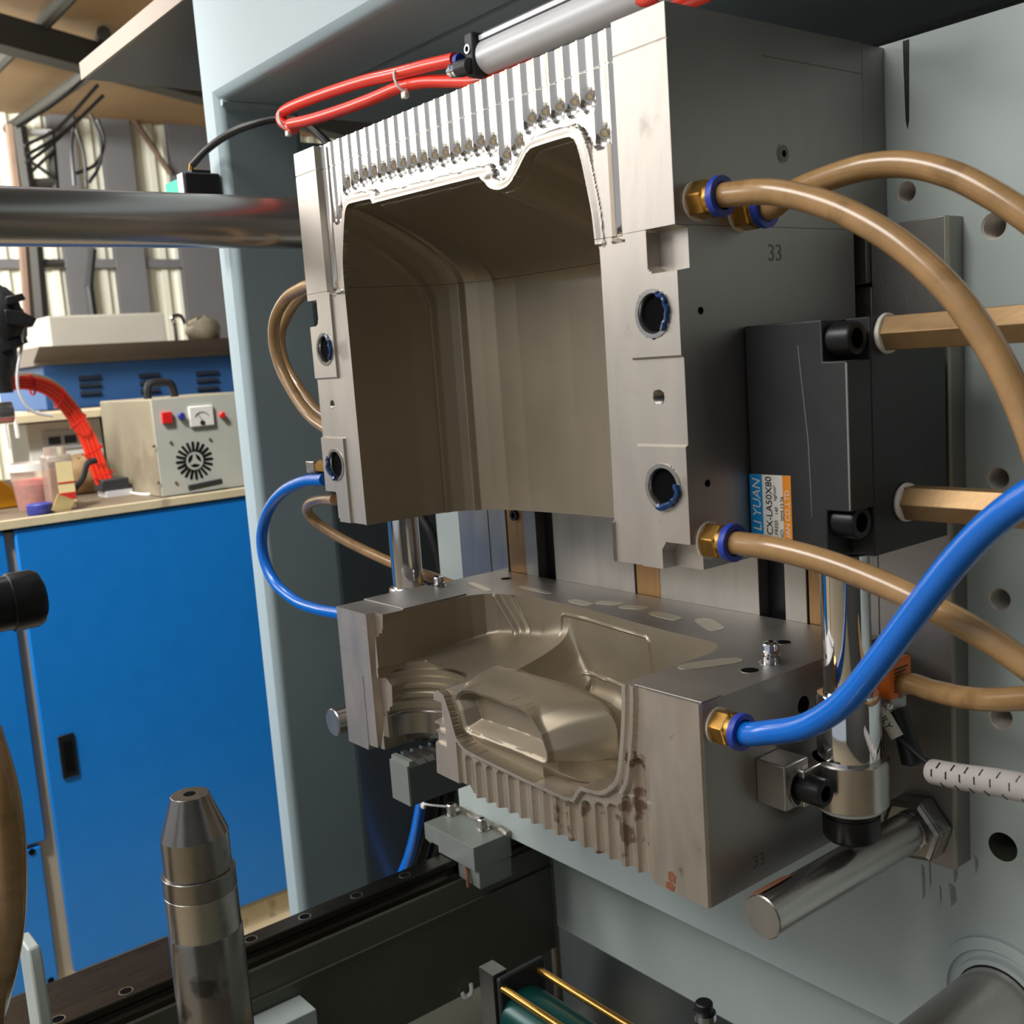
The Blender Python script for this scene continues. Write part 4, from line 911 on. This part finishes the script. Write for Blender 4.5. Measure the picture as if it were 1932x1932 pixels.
# top details of the lower half
def ontop(px, py): q = at(px, py, z=ZL); return q[0], q[1]
lo_ = [ontop(*p) for p in [(690, 1133), (765, 1118)]]
obj('raised_pad', G().box(-.4385, -.371, .030, .1000, ZL, ZL + .0012), steel_side, lm, bevel=.0004)
obj('top_strip', G().box(-.0560, .0010, .0020, .0200, ZL, ZL + .0010), steel_side, lm, bevel=.0004)
for px, py, w_, d_, r0 in [(1095, 1137, .030, .0055, -.1), (1150, 1138, .026, .0055, .35), (1195, 1146, .026, .0055, .35), (1255, 1162, .036, .0060, -.12), (1338, 1178, .040, .0075, -.5), (1340, 1252, .046, .0075, 1.1), (905, 1107, .05, .004, -.25), (1010, 1113, .05, .0035, -.05)]:
    a_, b_ = ontop(px, py); pl_ = []
    for k in range(28):
        t = 2 * PI * k / 28; ex, ey = w_ / 2 * np.sign(math.cos(t)) * abs(math.cos(t)) ** .6, d_ * np.sign(math.sin(t)) * abs(math.sin(t)) ** .7
        pl_.append((ex * math.cos(r0) - ey * math.sin(r0), ex * math.sin(r0) + ey * math.cos(r0)))
    obj('wear_patch', G().prism(pl_, (a_, b_, ZL), (1, 0, 0), (0, 1, 0), (0, 0, .0003)), pale_wear, lm, label='pale polished wear patch')
def dowel(px, py, h, r):
    a_, b_ = ontop(px, py); a_ = max(a_, -.43)
    dw = obj('locating_pin', G().lathe((a_, b_, ZL), (0, 0, 1), [(0, r), (h * .35, r), (h * .38, r * .84), (h * .5, r * .84), (h * .54, r), (h * .8, r), (h * .93, r * .86), (h, r * .5)], 28), chrome, lm)
    obj('seat_ring', G().ring((a_, b_, ZL), (0, 0, 1), r * 1.05, r * 1.45, 0, .0004, 28), satin, dw)
dowel(1455, 1250, .0145, .0058); dowel(829, 1106, .0100, .0052)
for p, r_ in (((1415, 1265), .0060), ((1478, 1212), .0055), ((955, 1092), .0055), ((783, 1113), .0050)):
    a_, b_ = ontop(*p); ho = obj('screw_hole', G().ring((a_, b_, ZL), (0, 0, 1), r_, r_ * 1.08, 0, .0003, 26), pale_wear, lm)
    obj('bore', G().cyl((a_, b_, ZL), (a_, b_, ZL + .0002), r_, 26), holeblack, ho)
q = at(1515, 1330, x=.0012); ho = obj('side_hole', G().ring((.0012, q[1], q[2]), (1, 0, 0), .0062, .0068, 0, .0004, 28), steel_side, lm); obj('bore', G().cyl((.001, q[1], q[2]), (.0014, q[1], q[2]), .0062, 28), holeblack, ho)
q = at(1421, 1640, x=.0013); text('stamped_number', '33', (.0013, q[1], q[2]), (0, 1, 0), (0, 0, 1), .0120, engrave, lm, .00008)
for p, w_, h_ in (((1268, 1655), .0065, .008), ((1265, 1672), .008, .006)):
    q = at(*p, y=-.0002); obj('rust_spot', G().prism([(-w_ / 2, -h_ * .4), (w_ * .3, -h_ / 2), (w_ / 2, h_ * .2), (0, h_ / 2), (-w_ / 2, h_ * .3)], (q[0], -.0003, q[2]), (1, 0, 0), (0, 0, 1), (0, .0003, 0)), rustspot, lm, label='orange rust spot')
q = at(1017, 1311, y=.075)
obj('bright_scratch', G().prism([(0, 0), (.006, .004), (.016, .013), (.015, .007), (.008, .001)], (q[0], q[1] - .02, q[2]), (1, 0, 0), (0, 0, 1), (0, .0004, 0)), pale_wear, lm)
# toothed jaw under the neck bore
jx0, jx1, jz0, jz1 = -.3655, -.337, -.2440, -.2060
tj = thing('toothed_jaw', 'grey block with a sawtooth top row hanging under the neck bore', 'jaw', (-.351, .0, jz0))
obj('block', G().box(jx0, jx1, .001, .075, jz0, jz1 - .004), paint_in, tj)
obj('end_face', G().box(jx0, jx1, -.001, .001, jz0, jz1 - .002), carr_paint, tj, label='pale front end')
for k in range(7):
    y0_ = .001 + k * .0098
    obj('tooth', G().prism([(0, 0), (.0005, .0055), (.0050, .0058), (.0085, .0)], (jx0, y0_, jz1 - .004), (0, 1, 0), (0, 0, 1), (jx1 - jx0, 0, 0)), satin if k else carr_paint, tj)

# ------------------------------------------------------------------ guide rods, hydraulic cylinder, clamps, studs
RXR, RYR = .0355, .1000
hc = thing('hydraulic_cylinder', 'black hydraulic cylinder block with blue and orange label beside the upper mold', 'cylinder', (.036, .1, .003))
BX, BY0, BY1, BZ0, BZ1 = .0715, .055, .158, .0035, .1415
g = G().prism([(.0015, BZ0), (BX, BZ0), (BX, BZ1 - .0), (.0015, BZ1)], (0, BY0, 0), (1, 0, 0), (0, 0, 1), (0, 0, 0))
body = G()
nz0, nz1, nxx = .1180, .1415, .0560; n2z0, n2z1 = .0090, .0330
poly = [(.0015, BZ0), (nxx, BZ0), (nxx, n2z1), (BX, n2z1), (BX, nz0), (nxx, nz0), (nxx, BZ1), (.0015, BZ1)]
obj('front_body', body.prism(poly, (0, BY0, 0), (1, 0, 0), (0, 0, 1), (0, .0235, 0)), black_paint, hc, bevel=.0008)
obj('rear_body', G().box(.0015, BX, BY0 + .0235, BY1, BZ0, BZ1), black_paint, hc, bevel=.0008)
obj('edge_wear', G().box(BX - .0006, BX + .0002, BY0 - .0002, BY0 + .0006, n2z1 + .001, nz0 - .001), galv, hc, label='bright worn corner edge')
obj('scratch', G().prism([(0, 0), (.0004, 0), (.0055, -.055), (.0065, -.10), (.0061, -.10), (.005, -.055)], (.0395, BY0 - .0002, .128), (1, 0, 0), (0, 0, 1), (0, .0001, 0)), galv, hc)
for zc_ in (.1300, .0255):
    b_ = obj('socket_bolt', G().lathe((.0555, BY0 + .0118, zc_), (1, 0, 0), [(0, .0088), (.0012, .0098), (.014, .0098), (.0155, .0090), (.0155, .0058), (.0105, .0056), (.0105, 0)], 36, 0, True, False), black_ox, hc)
    obj('hex_socket', G().cyl((.0555 + .0100, BY0 + .0118, zc_), (.0555 + .0108, BY0 + .0118, zc_), .0056, 6), holeblack, b_)
# the printed label
lx0, lx1, lz1, lz0 = .0008, .0318, .0522, .0045
lbl = obj('label_plate', G().box(lx0 + .0005, lx1, BY0 - .0005, BY0, lz0, lz1), label_white, hc, label='printed maker label')
obj('blue_band', G().box(lx0 + .0005, lx0 + .0098, BY0 - .0007, BY0 - .0005, lz0, lz1), label_blue, lbl)
obj('orange_band', G().box(lx1 - .0060, lx1, BY0 - .0007, BY0 - .0005, lz0, lz1), label_orange, lbl)
yT = BY0 - .00075
def lt(b_, x_, z_, s_, m_, sh=0.): text('lettering', b_, (x_, yT, z_), (0, 0, 1), (-1, 0, 0), s_, m_, lbl, .00005, sh)
lt('LI YUAN', lx0 + .0083, .0170, .0086, label_white, .2)
lt('CX-LA50X80', lx0 + .0168, .0155, .0064, ink)
lt('OD.PRESS', lx0 + .0207, .0095, .0036, engrave); lt('140', lx0 + .0210, .0282, .0032, ink); lt('kgf/cm\u00b2', lx0 + .0200, .0368, .0031, engrave)
lt('S.NO:', lx0 + .0247, .0110, .0036, engrave); lt('2025.12.26', lx0 + .0254, .0245, .0034, ink)
lt('LI YUAN CO.,LTD', lx1 - .0013, .0050, .0049, label_white)
# chrome piston rod and its clamp
obj('piston_rod', G().cyl((RXR, RYR, -.0925), (RXR, RYR, BZ0), .0152, 64), chrome, hc)
obj('neck_ring', G().ring((RXR, RYR, BZ0), (0, 0, -1), .015, .0215, -.001, .0035, 48), black_ox, hc)
rc = thing('rod_clamp', 'steel clamp with sleeve and socket bolts holding the right chrome rod', 'clamp', (RXR, RYR, -.16))
obj('sleeve', G().lathe((RXR, RYR, -.1330), (0, 0, 1), [(0, .0200), (.0405, .0200), (.0425, .0188), (.0425, .0154)], 56, 0, True, False), chrome, rc)
obj('clamp_ring', G().lathe((RXR, RYR, -.1640), (0, 0, 1), [(0, .0225), (.0010, .0240), (.0300, .0240), (.0310, .0230)], 56), satin, rc)
obj('ear', G().prism([(.0013, -.1285), (.0240, -.1285), (.0240, -.1580), (.0013, -.1580)], (0, .0490, 0), (1, 0, 0), (0, 0, 1), (0, .024, 0)), galv, rc, bevel=.001)
obj('bridge', G().box(.0130, .0300, .060, .096, -.1570, -.1330), satin, rc, bevel=.001)
cbx = at(1508, 1458, y=.060)
wz = -.1455
b_ = obj('socket_bolt', G().lathe((.0235, .0645, wz), (1, 0, -.0), [(.0, .0118), (.0018, .0118), (.0019, .0090), (.0175, .0090), (.0190, .0080), (.0190, .0050), (.0140, .0050), (.0140, 0)], 36, 0, True, False), black_ox, rc)
obj('washer', G().ring((.0236, .0645, wz), (1, 0, 0), .008, .0126, .0, .0016, 36), satin, b_)
obj('snap_ring', G().ring((RXR, RYR, -.1668), (0, 0, 1), .015, .0205, 0, .0022, 48), white_pl, rc)
nb = obj('end_cap_screw', G().lathe((RXR, RYR, -.1668), (0, 0, -1), [(0, .0180), (.003, .0180), (.0031, .0174), (.0045, .0174), (.0046, .0180), (.0180, .0180), (.0205, .0164), (.0205, .010)], 48, 0, False, True), black_ox, rc)
# left guide rod
lr = thing('guide_rod', 'polished chrome guide rod between the mold halves at the left', 'rod', (-.470, .100, -.14))
obj('shaft', G().cyl((-.4700, .100, -.150), (-.4700, .100, .06), .0152, 64), chrome, lr)
obj('flange', G().lathe((-.4700, .100, -.1200), (0, 0, 1), [(0, .0195), (.0345, .0195), (.0360, .0185), (.0360, .0154)], 48, 0, True, False), satin, lr)
obj('holder', G().box(-.4950, -.4380, .080, .120, -.155, -.1205), steel_side, lr, bevel=.001)
obj('holder', G().box(-.4950, -.4365, .080, .120, .030, .075), black_paint, lr, bevel=.001)
# studs with hex nut
def stud(sx_, sz_, ye, label, nut):
    s_ = thing('steel_stud', label, 'stud', (sx_, .191, sz_))
    obj('bar', G().lathe((sx_, ye, sz_), (0, 1, 0), [(0, .0128), (.0008, .0135), (.155, .0135), (.1552, .0129), (.157, .0129), (.1572, .0135), (.159, .0130), (.161, .0135), (.163, .0130), (.165, .0135), (.167, .0130), (.191 - ye, .0130)], 48), satin, s_)
    obj('end_face', G().cyl((sx_, ye - .0003, sz_), (sx_, ye + .0002, sz_), .0128, 40), galv, s_, label='bright turned end face')
    if nut:
        obj('hex_nut', G().lathe((sx_, .1735, sz_), (0, 1, 0), [(0, .0195), (.002, .0235), (.0168, .0235)], 6, .35), dark_steel, s_, smooth=0, bevel=.0012)
        pt = []
    return s_
s1 = stud(.0305, -.2110, .0140, 'polished round steel stud with hex nut below the right rod', True)
a_ = math.radians(118); fx_, fz_ = .0305 + .0134 * math.cos(a_), -.2110 + .0134 * math.sin(a_)
obj('flat_patch', G().prism([(-.0055, 0), (.0055, 0), (.0058, .020), (.0045, .030), (0, .033), (-.0045, .030), (-.0058, .020)], (fx_, .0165, fz_), (math.sin(a_), 0, -math.cos(a_)), (0, 1, 0), (.0004 * math.cos(a_), 0, .0004 * math.sin(a_))), rustspot, s1, label='rusty milled flat')
sl_ = at(628, 1363, y=.0137)
stud(sl_[0], sl_[2], .0137, 'round steel stud with bright end sticking out behind the lower mold at the left', False)

# ------------------------------------------------------------------ fittings and hoses
def fitting(p, d, label, hexr=.0112, col=True):
    p = Vector(p); d = Vector(d).normalized(); t = thing('brass_fitting', label, 'fitting', p)
    obj('hex_body', G().lathe(p, d, [(.0008, hexr * .94), (.0018, hexr), (.0112, hexr), (.0125, hexr * .92)], 6, .3), brass, t, smooth=0, bevel=.0006)
    obj('thread_tape', G().ring(p, d, hexr * .5, hexr * 1.02, 0, .0012, 20), tape, t)
    obj('neck', G().lathe(p, d, [(.0120, hexr * .86), (.0165, hexr * .86)], 28), brass, t)
    obj('release_collar', G().lathe(p, d, [(.0160, hexr * .78), (.0160, hexr * .98), (.0175, hexr * 1.02), (.0205, hexr * 1.0), (.0205, hexr * .7)], 32, 0, False, False), collarblue, t)
    return t
f1 = at(1313, 380, x=0); f2 = at(1396, 402, x=0); f3 = at(1337, 1019, x=0); f4 = at(1354, 1368, x=.0012)
fitting(f1, (1, 0, .0), 'brass fitting with blue collar at the front of the upper mold side')
fitting(f2, (1, 0, .0), 'brass fitting half hidden behind the front hose of the upper mold')
fitting(f3, (1, 0, .0), 'brass fitting with blue collar at the bottom of the upper mold side')
fitting(f4, (1, 0, .0), 'brass fitting holding the blue hose on the lower mold')
def hose(name, start, pts, r, mat, label, n=20, y0=None, y1=None, pre=None):
    P = list(start)
    for i, p in enumerate(pts):
        f = i / max(1, len(pts) - 1); P.append(at(p[0], p[1], y=y0 + (y1 - y0) * f))
    return solo(name, G().tube(P, r, n, 8), mat, label, 'hose')
def stub(f, k=.016, k2=.024): return [(f[0] + k, f[1], f[2]), (f[0] + k2, f[1], f[2])]
HR = .0070
hose('amber_hose', stub(f1), [(1450, 362), (1530, 377), (1610, 408), (1700, 463), (1790, 545), (1860, 640), (1912, 735), (1950, 830), (1985, 950)], HR, amber, 'amber hose from the front upper fitting curving down in front of the brass bars', 20, f1[1] - .001, .022)
hose('amber_hose', stub(f2), [(1490, 366), (1560, 337), (1640, 314), (1720, 311), (1800, 331), (1870, 366), (1930, 404), (1990, 450)], HR, amber, 'amber hose arching highest behind the front one towards the right edge', 20, f2[1], .062)
hose('amber_hose', stub(f3), [(1460, 1035), (1540, 1055), (1620, 1083), (1710, 1122), (1800, 1168), (1880, 1215), (1960, 1272)], HR, amber, 'amber hose from the lower fitting passing across the chrome rod', 20, f3[1], .030)
hose('blue_hose', stub(f4), [(1450, 1382), (1510, 1373), (1560, 1349), (1605, 1312), (1650, 1258), (1700, 1192), (1750, 1125), (1800, 1062), (1855, 1003), (1910, 957), (1975, 915)], HR + .0002, bluehose, 'bright blue hose rising from the lower mold past the chrome rod', 20, f4[1] + .001, -.012)
hose('amber_hose', [(.002, .150, -.118), (.020, .150, -.117)], [(1705, 1291), (1760, 1303), (1820, 1316), (1880, 1320), (1960, 1316)], HR, amber, 'amber hose running level to the right edge behind the orange connector', 18, .140, .100)
# left side hoses
L0 = (-.437, .060)
hose('amber_hose', [], [(604, 534), (586, 537), (566, 545), (540, 563), (520, 600), (517, 645), (530, 695), (556, 745), (585, 785), (612, 806), (650, 830)], .0058, amber, 'amber hose looping out at the upper left side of the mold', 16, .040, .050)
hose('amber_hose', [], [(606, 540), (590, 546), (572, 556), (548, 585), (530, 630), (536, 680), (560, 725), (585, 758), (605, 778), (645, 805)], .0052, amber, 'second amber hose just behind the upper left loop', 16, .075, .078)
hose('blue_hose', [], [(612, 905), (575, 908), (535, 927), (507, 962), (494, 1010), (500, 1060), (522, 1103), (562, 1136), (604, 1151), (645, 1158)], .0060, bluehose, 'blue hose looping at the left from the upper to the lower mold', 16, .040, .045)
hose('amber_hose', [], [(632, 943), (606, 943), (584, 951), (581, 967), (604, 991), (646, 1017), (700, 1044), (752, 1067), (800, 1084), (860, 1106)], .0055, amber, 'amber hose from the lower left of the upper mold passing behind the chrome rod', 16, .055, .135)
hose('dark_hose', [], [(795, 975), (815, 1010), (828, 1050), (835, 1090)], .006, black_rub, 'thin dark hose behind the left chrome rod', 12, .23, .24)
fb = at(600, 884, y=.045)
bf = thing('elbow_fitting', 'black elbow fitting with brass neck holding the blue hose at the left', 'fitting', fb)
obj('body', G().box(fb[0] - .012, fb[0] + .004, fb[1] - .007, fb[1] + .007, fb[2] - .004, fb[2] + .008), satin, bf, bevel=.001)
obj('neck', G().cyl((fb[0] + .004, fb[1], fb[2] + .002), (W, fb[1], fb[2] + .002), .0068, 6), brass, bf)
obj('elbow', G().lathe((fb[0] - .0, fb[1], fb[2] - .002), (.25, 0, -1), [(0, .0072), (.012, .0072), (.015, .006)], 20), black_rub, bf)
# foreground hose and bracket at the left frame edge
solo('amber_hose', G().tube([at(-30, 1380, y=-.33), at(2, 1490, y=-.328), at(17, 1600, y=-.326), at(18, 1720, y=-.325), at(3, 1830, y=-.325), at(-25, 1960, y=-.325)], .0105, 20, 8), amber, 'blurred amber hose in the foreground at the left edge', 'hose')
q = at(50, 1790, y=-.29)
solo('grey_bracket', G().prism([(-.03, -.09), (.011, -.09), (.006, -.01), (.002, 0), (-.03, .0)], (q[0], -.29, q[2]), (1, 0, 0), (0, 0, 1), (0, .01, 0)), paint_g, 'small grey bracket behind the foreground hose at the lower left', 'bracket', bevel=.002)
# black rod at the left edge
q = at(30, 1133, x=-.7)
br = thing('black_rod', 'dark round rod with rounded end at the left frame edge', 'rod', q)
ye = at(78, 1124, x=-.7)[1]; rr0 = .0290
obj('shaft', G().lathe((-.7, ye - .14, q[2] - .001), (0, 1, 0), [(0, rr0 * .93), (.109, rr0 * .93), (.110, rr0), (.132, rr0), (.138, rr0 * .9), (.14, rr0 * .7)], 40), black_ox, br)
obj('end_face', G().cyl((-.7, ye, q[2] - .001), (-.7, ye + .001, q[2] - .001), rr0 * .7, 32), black_rub, br)
# blow pin (mandrel) in the foreground
mx, my = -.332, -.2
mq0, mq1 = at(306, 1660, y=my), at(446, 1640, y=my)
ztop = at(378, 1508, y=my)[2]
mr_ = .0262
qc = at(372, 1620, y=my); mx = qc[0]
bpn = thing('blow_pin', 'dark steel blow pin with cone tip and hexagon hole in the foreground', 'pin', (mx, my, ztop - .3))
zt0 = at(378, 1512, y=my)[2]
def zpy(py): return at(375, py, y=my)[2]
zc_, zs0_, zs1_, zs2_ = zpy(1578), zpy(1640), zpy(1672), zpy(1738)
obj('cone_tip', G().lathe((mx, my, zs0_), (0, 0, 1), [(0, mr_ * .925), (zc_ - zs0_, mr_ * .925), (zc_ - zs0_ + .0006, mr_ * .915), (zt0 - zs0_ - .0004, mr_ * .52), (zt0 - zs0_, mr_ * .50), (zt0 - zs0_, .0042), (zt0 - zs0_ - .006, .0042)], 64, 0, True, False), dark_steel, bpn, smooth=18)
obj('hex_socket', G().cyl((mx, my, zt0 - .006), (mx, my, zt0 + .0002), .0046, 6), holeblack, bpn)
obj('collar', G().lathe((mx, my, zs1_ - .0), (0, 0, 1), [(0, mr_), (zs0_ - zs1_ - .0005, mr_), (zs0_ - zs1_, mr_ * .985), (zs0_ - zs1_, mr_ * .8)], 64, 0, True, False), dark_steel, bpn, label='brownish upper collar ring')
obj('sleeve', G().lathe((mx, my, zs2_), (0, 0, 1), [(0, mr_ * .995), (zs1_ - zs2_ - .0006, mr_ * .995), (zs1_ - zs2_, mr_ * .97)], 64), satin, bpn)
obj('shank', G().lathe((mx, my, zs2_ - .25), (0, 0, 1), [(0, mr_ * 1.02), (.2485, mr_ * 1.02), (.25, mr_ * .99)], 64), dark_steel, bpn)

# brass hexagon bars with thread tape
for (px, py, lab) in ((1668, 629, 'upper brass hexagon bar screwed into the black cylinder'), (1705, 947, 'lower brass hexagon bar screwed into the black cylinder, partly behind the blue hose')):
    q = at(px, py, x=BX); hb = thing('brass_hex_bar', lab, 'connector', q)
    obj('hex_bar', G().lathe((BX + .003, q[1], q[2]), (1, 0, 0), [(0, .0098), (.0012, .0112), (.17, .0112)], 6, .52), brass_dull, hb, smooth=0, bevel=.0004)
    obj('thread_tape', G().lathe((BX, q[1], q[2]), (1, 0, 0), [(0, .0105), (.0015, .0116), (.0035, .0114), (.0042, .0100)], 28), tape, hb)
# orange connector, its cable, marker sleeve and grey spiral wrap
oq = at(1668, 1280, y=.125)
oc = thing('orange_connector', 'orange plug connector with printed side behind the right chrome rod', 'connector', oq)
ox0, ox1 = at(1655, 1290, y=.128)[0], at(1681, 1290, y=.128)[0]; oz0, oz1 = at(1680, 1322, y=.128)[2], at(1680, 1252, y=.128)[2]
obj('housing', G().box(ox0 - .006, ox1, .128, .152, oz0, oz1), orange_pl, oc, bevel=.0012)
for k in range(7): obj('print_line', G().box(ox1, ox1 + .0003, .132, .147 - .002 * (k % 3), oz1 - .006 - k * .0024, oz1 - .0048 - k * .0024), rust, oc)
obj('metal_base', G().box(ox0, ox1 - .002, .131, .149, oz0 - .009, oz0), silver, oc, bevel=.001)
obj('screw', G().sphere((ox0 + .008, .128, oz0 - .004), .003, 12, 8), chrome, oc)
obj('plug', G().lathe((ox0 + .008, .138, oz0 - .009), (.35, -.05, -1), [(0, .006), (.018, .0065), (.034, .0075), (.036, .004)], 20), black_rub, oc)
mp0, mp1 = Vector(at(1661, 1336, y=.128)), Vector(at(1693, 1391, y=.128))
ms = thing('marker_sleeve', 'cream cable marker sleeve with black letters beside the chrome rod', 'sleeve', mp0)
obj('sleeve', G().cyl(mp0, mp1, .0042, 20), tape, ms)
u_ = (mp1 - mp0).normalized(); n_ = Vector((.35, -.9, .1)); n_ = (n_ - u_ * n_.dot(u_)).normalized(); v_ = n_.cross(u_)
text('lettering', 'ILY', mp0 + u_ * .0055 + n_ * .0042 - v_ * .0022, u_, v_, .0062, ink, ms, .0001)
cp = [at(1693, 1391, y=.128), at(1715, 1408, y=.128), at(1740, 1430, y=.128), at(1768, 1452, y=.128)]
solo('thin_black_cable', G().tube(cp, .0018, 8, 5), black_rub, 'thin black cable running from the marker sleeve into the grey spiral wrap', 'cable')
wp = [Vector(at(*p, y=yy)) for p, yy in (((1762, 1456), .128), ((1820, 1467), .118), ((1880, 1476), .106), ((1960, 1492), .090))]
sw = thing('spiral_wrap', 'pale grey spiral cable wrap with short black slits at the right edge', 'cable wrap', wp[0])
obj('tube', G().tube(wp, (.0078, .0082), 22, 8), grey_wrap, sw)
for row, (vv, ph) in enumerate(((.25, 0.), (-.62, .5), (.8, .3))):
    for k in range(6):
        t = (k + .6 + ph) / 6.4
        if t >= 1: continue
        s_ = t * 3; i_ = min(2, int(s_)); f_ = s_ - i_; p_ = wp[i_].lerp(wp[i_ + 1], f_); u_ = (wp[i_ + 1] - wp[i_]).normalized()
        tocam = (Vector(CAMC) - p_).normalized(); tocam = Vector((.25, -.95, .1)); nn = (tocam - u_ * tocam.dot(u_)).normalized(); vv3 = nn.cross(u_)
        dirn = (nn * math.sqrt(1 - vv * vv) + vv3 * vv).normalized(); tg = u_.cross(dirn)
        c_ = p_ + dirn * .0079
        obj('slit', G().prism([(-.0004, -.0022), (.0004, -.0022), (.0004, .0022), (-.0004, .0022)], c_, u_, tg, dirn * .0004), ink, sw)

# ------------------------------------------------------------------ pneumatic cylinder and red hoses above the mold
py_ = .105
a0_ = at(921, 108, y=py_)
zc_ = a0_[2]; xr_ = a0_[0]
pn_ = thing('pneumatic_cylinder', 'grey round pneumatic cylinder with black end block above the mold', 'cylinder', (xr_, py_, zc_))
obj('barrel', G().lathe((xr_, py_, zc_), (1, 0, 0), [(0, .0128), (.0005, .0135), (.35, .0135)], 48), silver, pn_)
obj('slot_rail', G().box(xr_ + .002, xr_ + .35, py_ - .006, py_ - .002, zc_ + .0125, zc_ + .0180), black_ox, pn_)
obj('slot_rail', G().box(xr_ + .002, xr_ + .35, py_ - .010, py_ - .007, zc_ + .0115, zc_ + .0150), silver, pn_)
obj('end_block', G().box(xr_ - .0115, xr_, py_ - .0155, py_ + .016, zc_ - .0150, zc_ + .0190), black_paint, pn_, bevel=.0025)
q = (xr_ - .006, py_ - .0155, zc_ + .006)
s_ = obj('screw', G().ring(q, (0, -1, 0), .0022, .0038, 0, .0012, 18), silver, pn_); obj('socket', G().cyl(q, (q[0], q[1] - .0004, q[2]), .0022, 6), holeblack, s_)
e0 = Vector((xr_ - .006, py_ - .018, zc_ - .008))
obj('port_elbow', G().lathe(e0, (-1, -.12, .05), [(-.004, .0065), (.006, .0068), (.010, .0062)], 24), black_rub, pn_)
obj('chrome_nut', G().lathe(e0 + Vector((-.010, -.001, .0005)), (-1, -.12, .05), [(0, .0058), (.003, .0060), (.0032, .0042), (.0045, .0042), (.0047, .0056), (.0075, .0056), (.0078, .0036), (.011, .0036)], 24), chrome, pn_)
obj('push_collar', G().lathe(e0 + Vector((-.010, .002, .0075)), (-1, -.1, .12), [(0, .0058), (.004, .0058)], 20), collarblue, pn_)
yh = .098
rA = [(858, 112), (835, 117), (800, 125), (750, 138), (690, 152), (630, 171), (580, 189), (545, 204), (531, 216), (534, 232), (556, 243)]
solo('red_hose', G().tube([at(*p, y=yh + .0 * i) for i, p in enumerate(rA)], .0056, 14, 8), redhose, 'upper red air hose from the black cylinder port to the tight loop', 'hose')
rB = [(548, 234), (585, 226), (640, 209), (700, 187), (755, 164), (800, 154), (850, 153), (905, 152), (955, 140), (1010, 118)]
solo('red_hose', G().tube([at(*p, y=yh - .004 + .002 * i) for i, p in enumerate(rB)], .0056, 14, 8), redhose, 'lower red air hose tied under the first one above the mold', 'hose')
def ctie(name, px, py, label, y_, hgt):
    q = Vector(at(px, py, y=y_)); t = thing('white_cable_tie', label, 'cable tie', q)
    ax = Vector((.92, .1, .32)).normalized(); g = G(); pts = []
    for k in range(17):
        a = 2 * PI * k / 16; s1_ = ax.cross(Vector((0, 1, 0))).normalized(); pts.append(q + s1_ * (hgt * math.cos(a)) + Vector((0, 1, 0)) * (.0068 * math.sin(a)))
    obj('band', g.tube(pts, .0013, 8, 2), white_pl, t)
    lowp = min(pts, key=lambda p: p[2]); obj('lock', G().box(lowp[0] - .002, lowp[0] + .005, lowp[1] - .003, lowp[1] + .002, lowp[2] - .007, lowp[2] - .001), white_pl, t, bevel=.001)
ctie('a', 757, 151, 'white cable tie round both red hoses in mid span', yh - .001, .0105)
ctie('b', 538, 226, 'white cable tie at the tight end loop of the red hoses', yh - .001, .0115)
rq = at(1215, -2, y=.10)
solo('red_elbow', G().tube([at(1190, -20, y=.1), at(1215, -4, y=.1), at(1240, -14, y=.1)], .0060, 12, 6), redhose, 'red air hose end over the top right of the pneumatic cylinder', 'hose')
solo('red_hose', G().tube([at(1270, 12, y=.14), at(1300, 2, y=.14), at(1340, -14, y=.14)], .0055, 12, 6), redhose, 'red air hose peeking over the top right corner of the mold', 'hose')
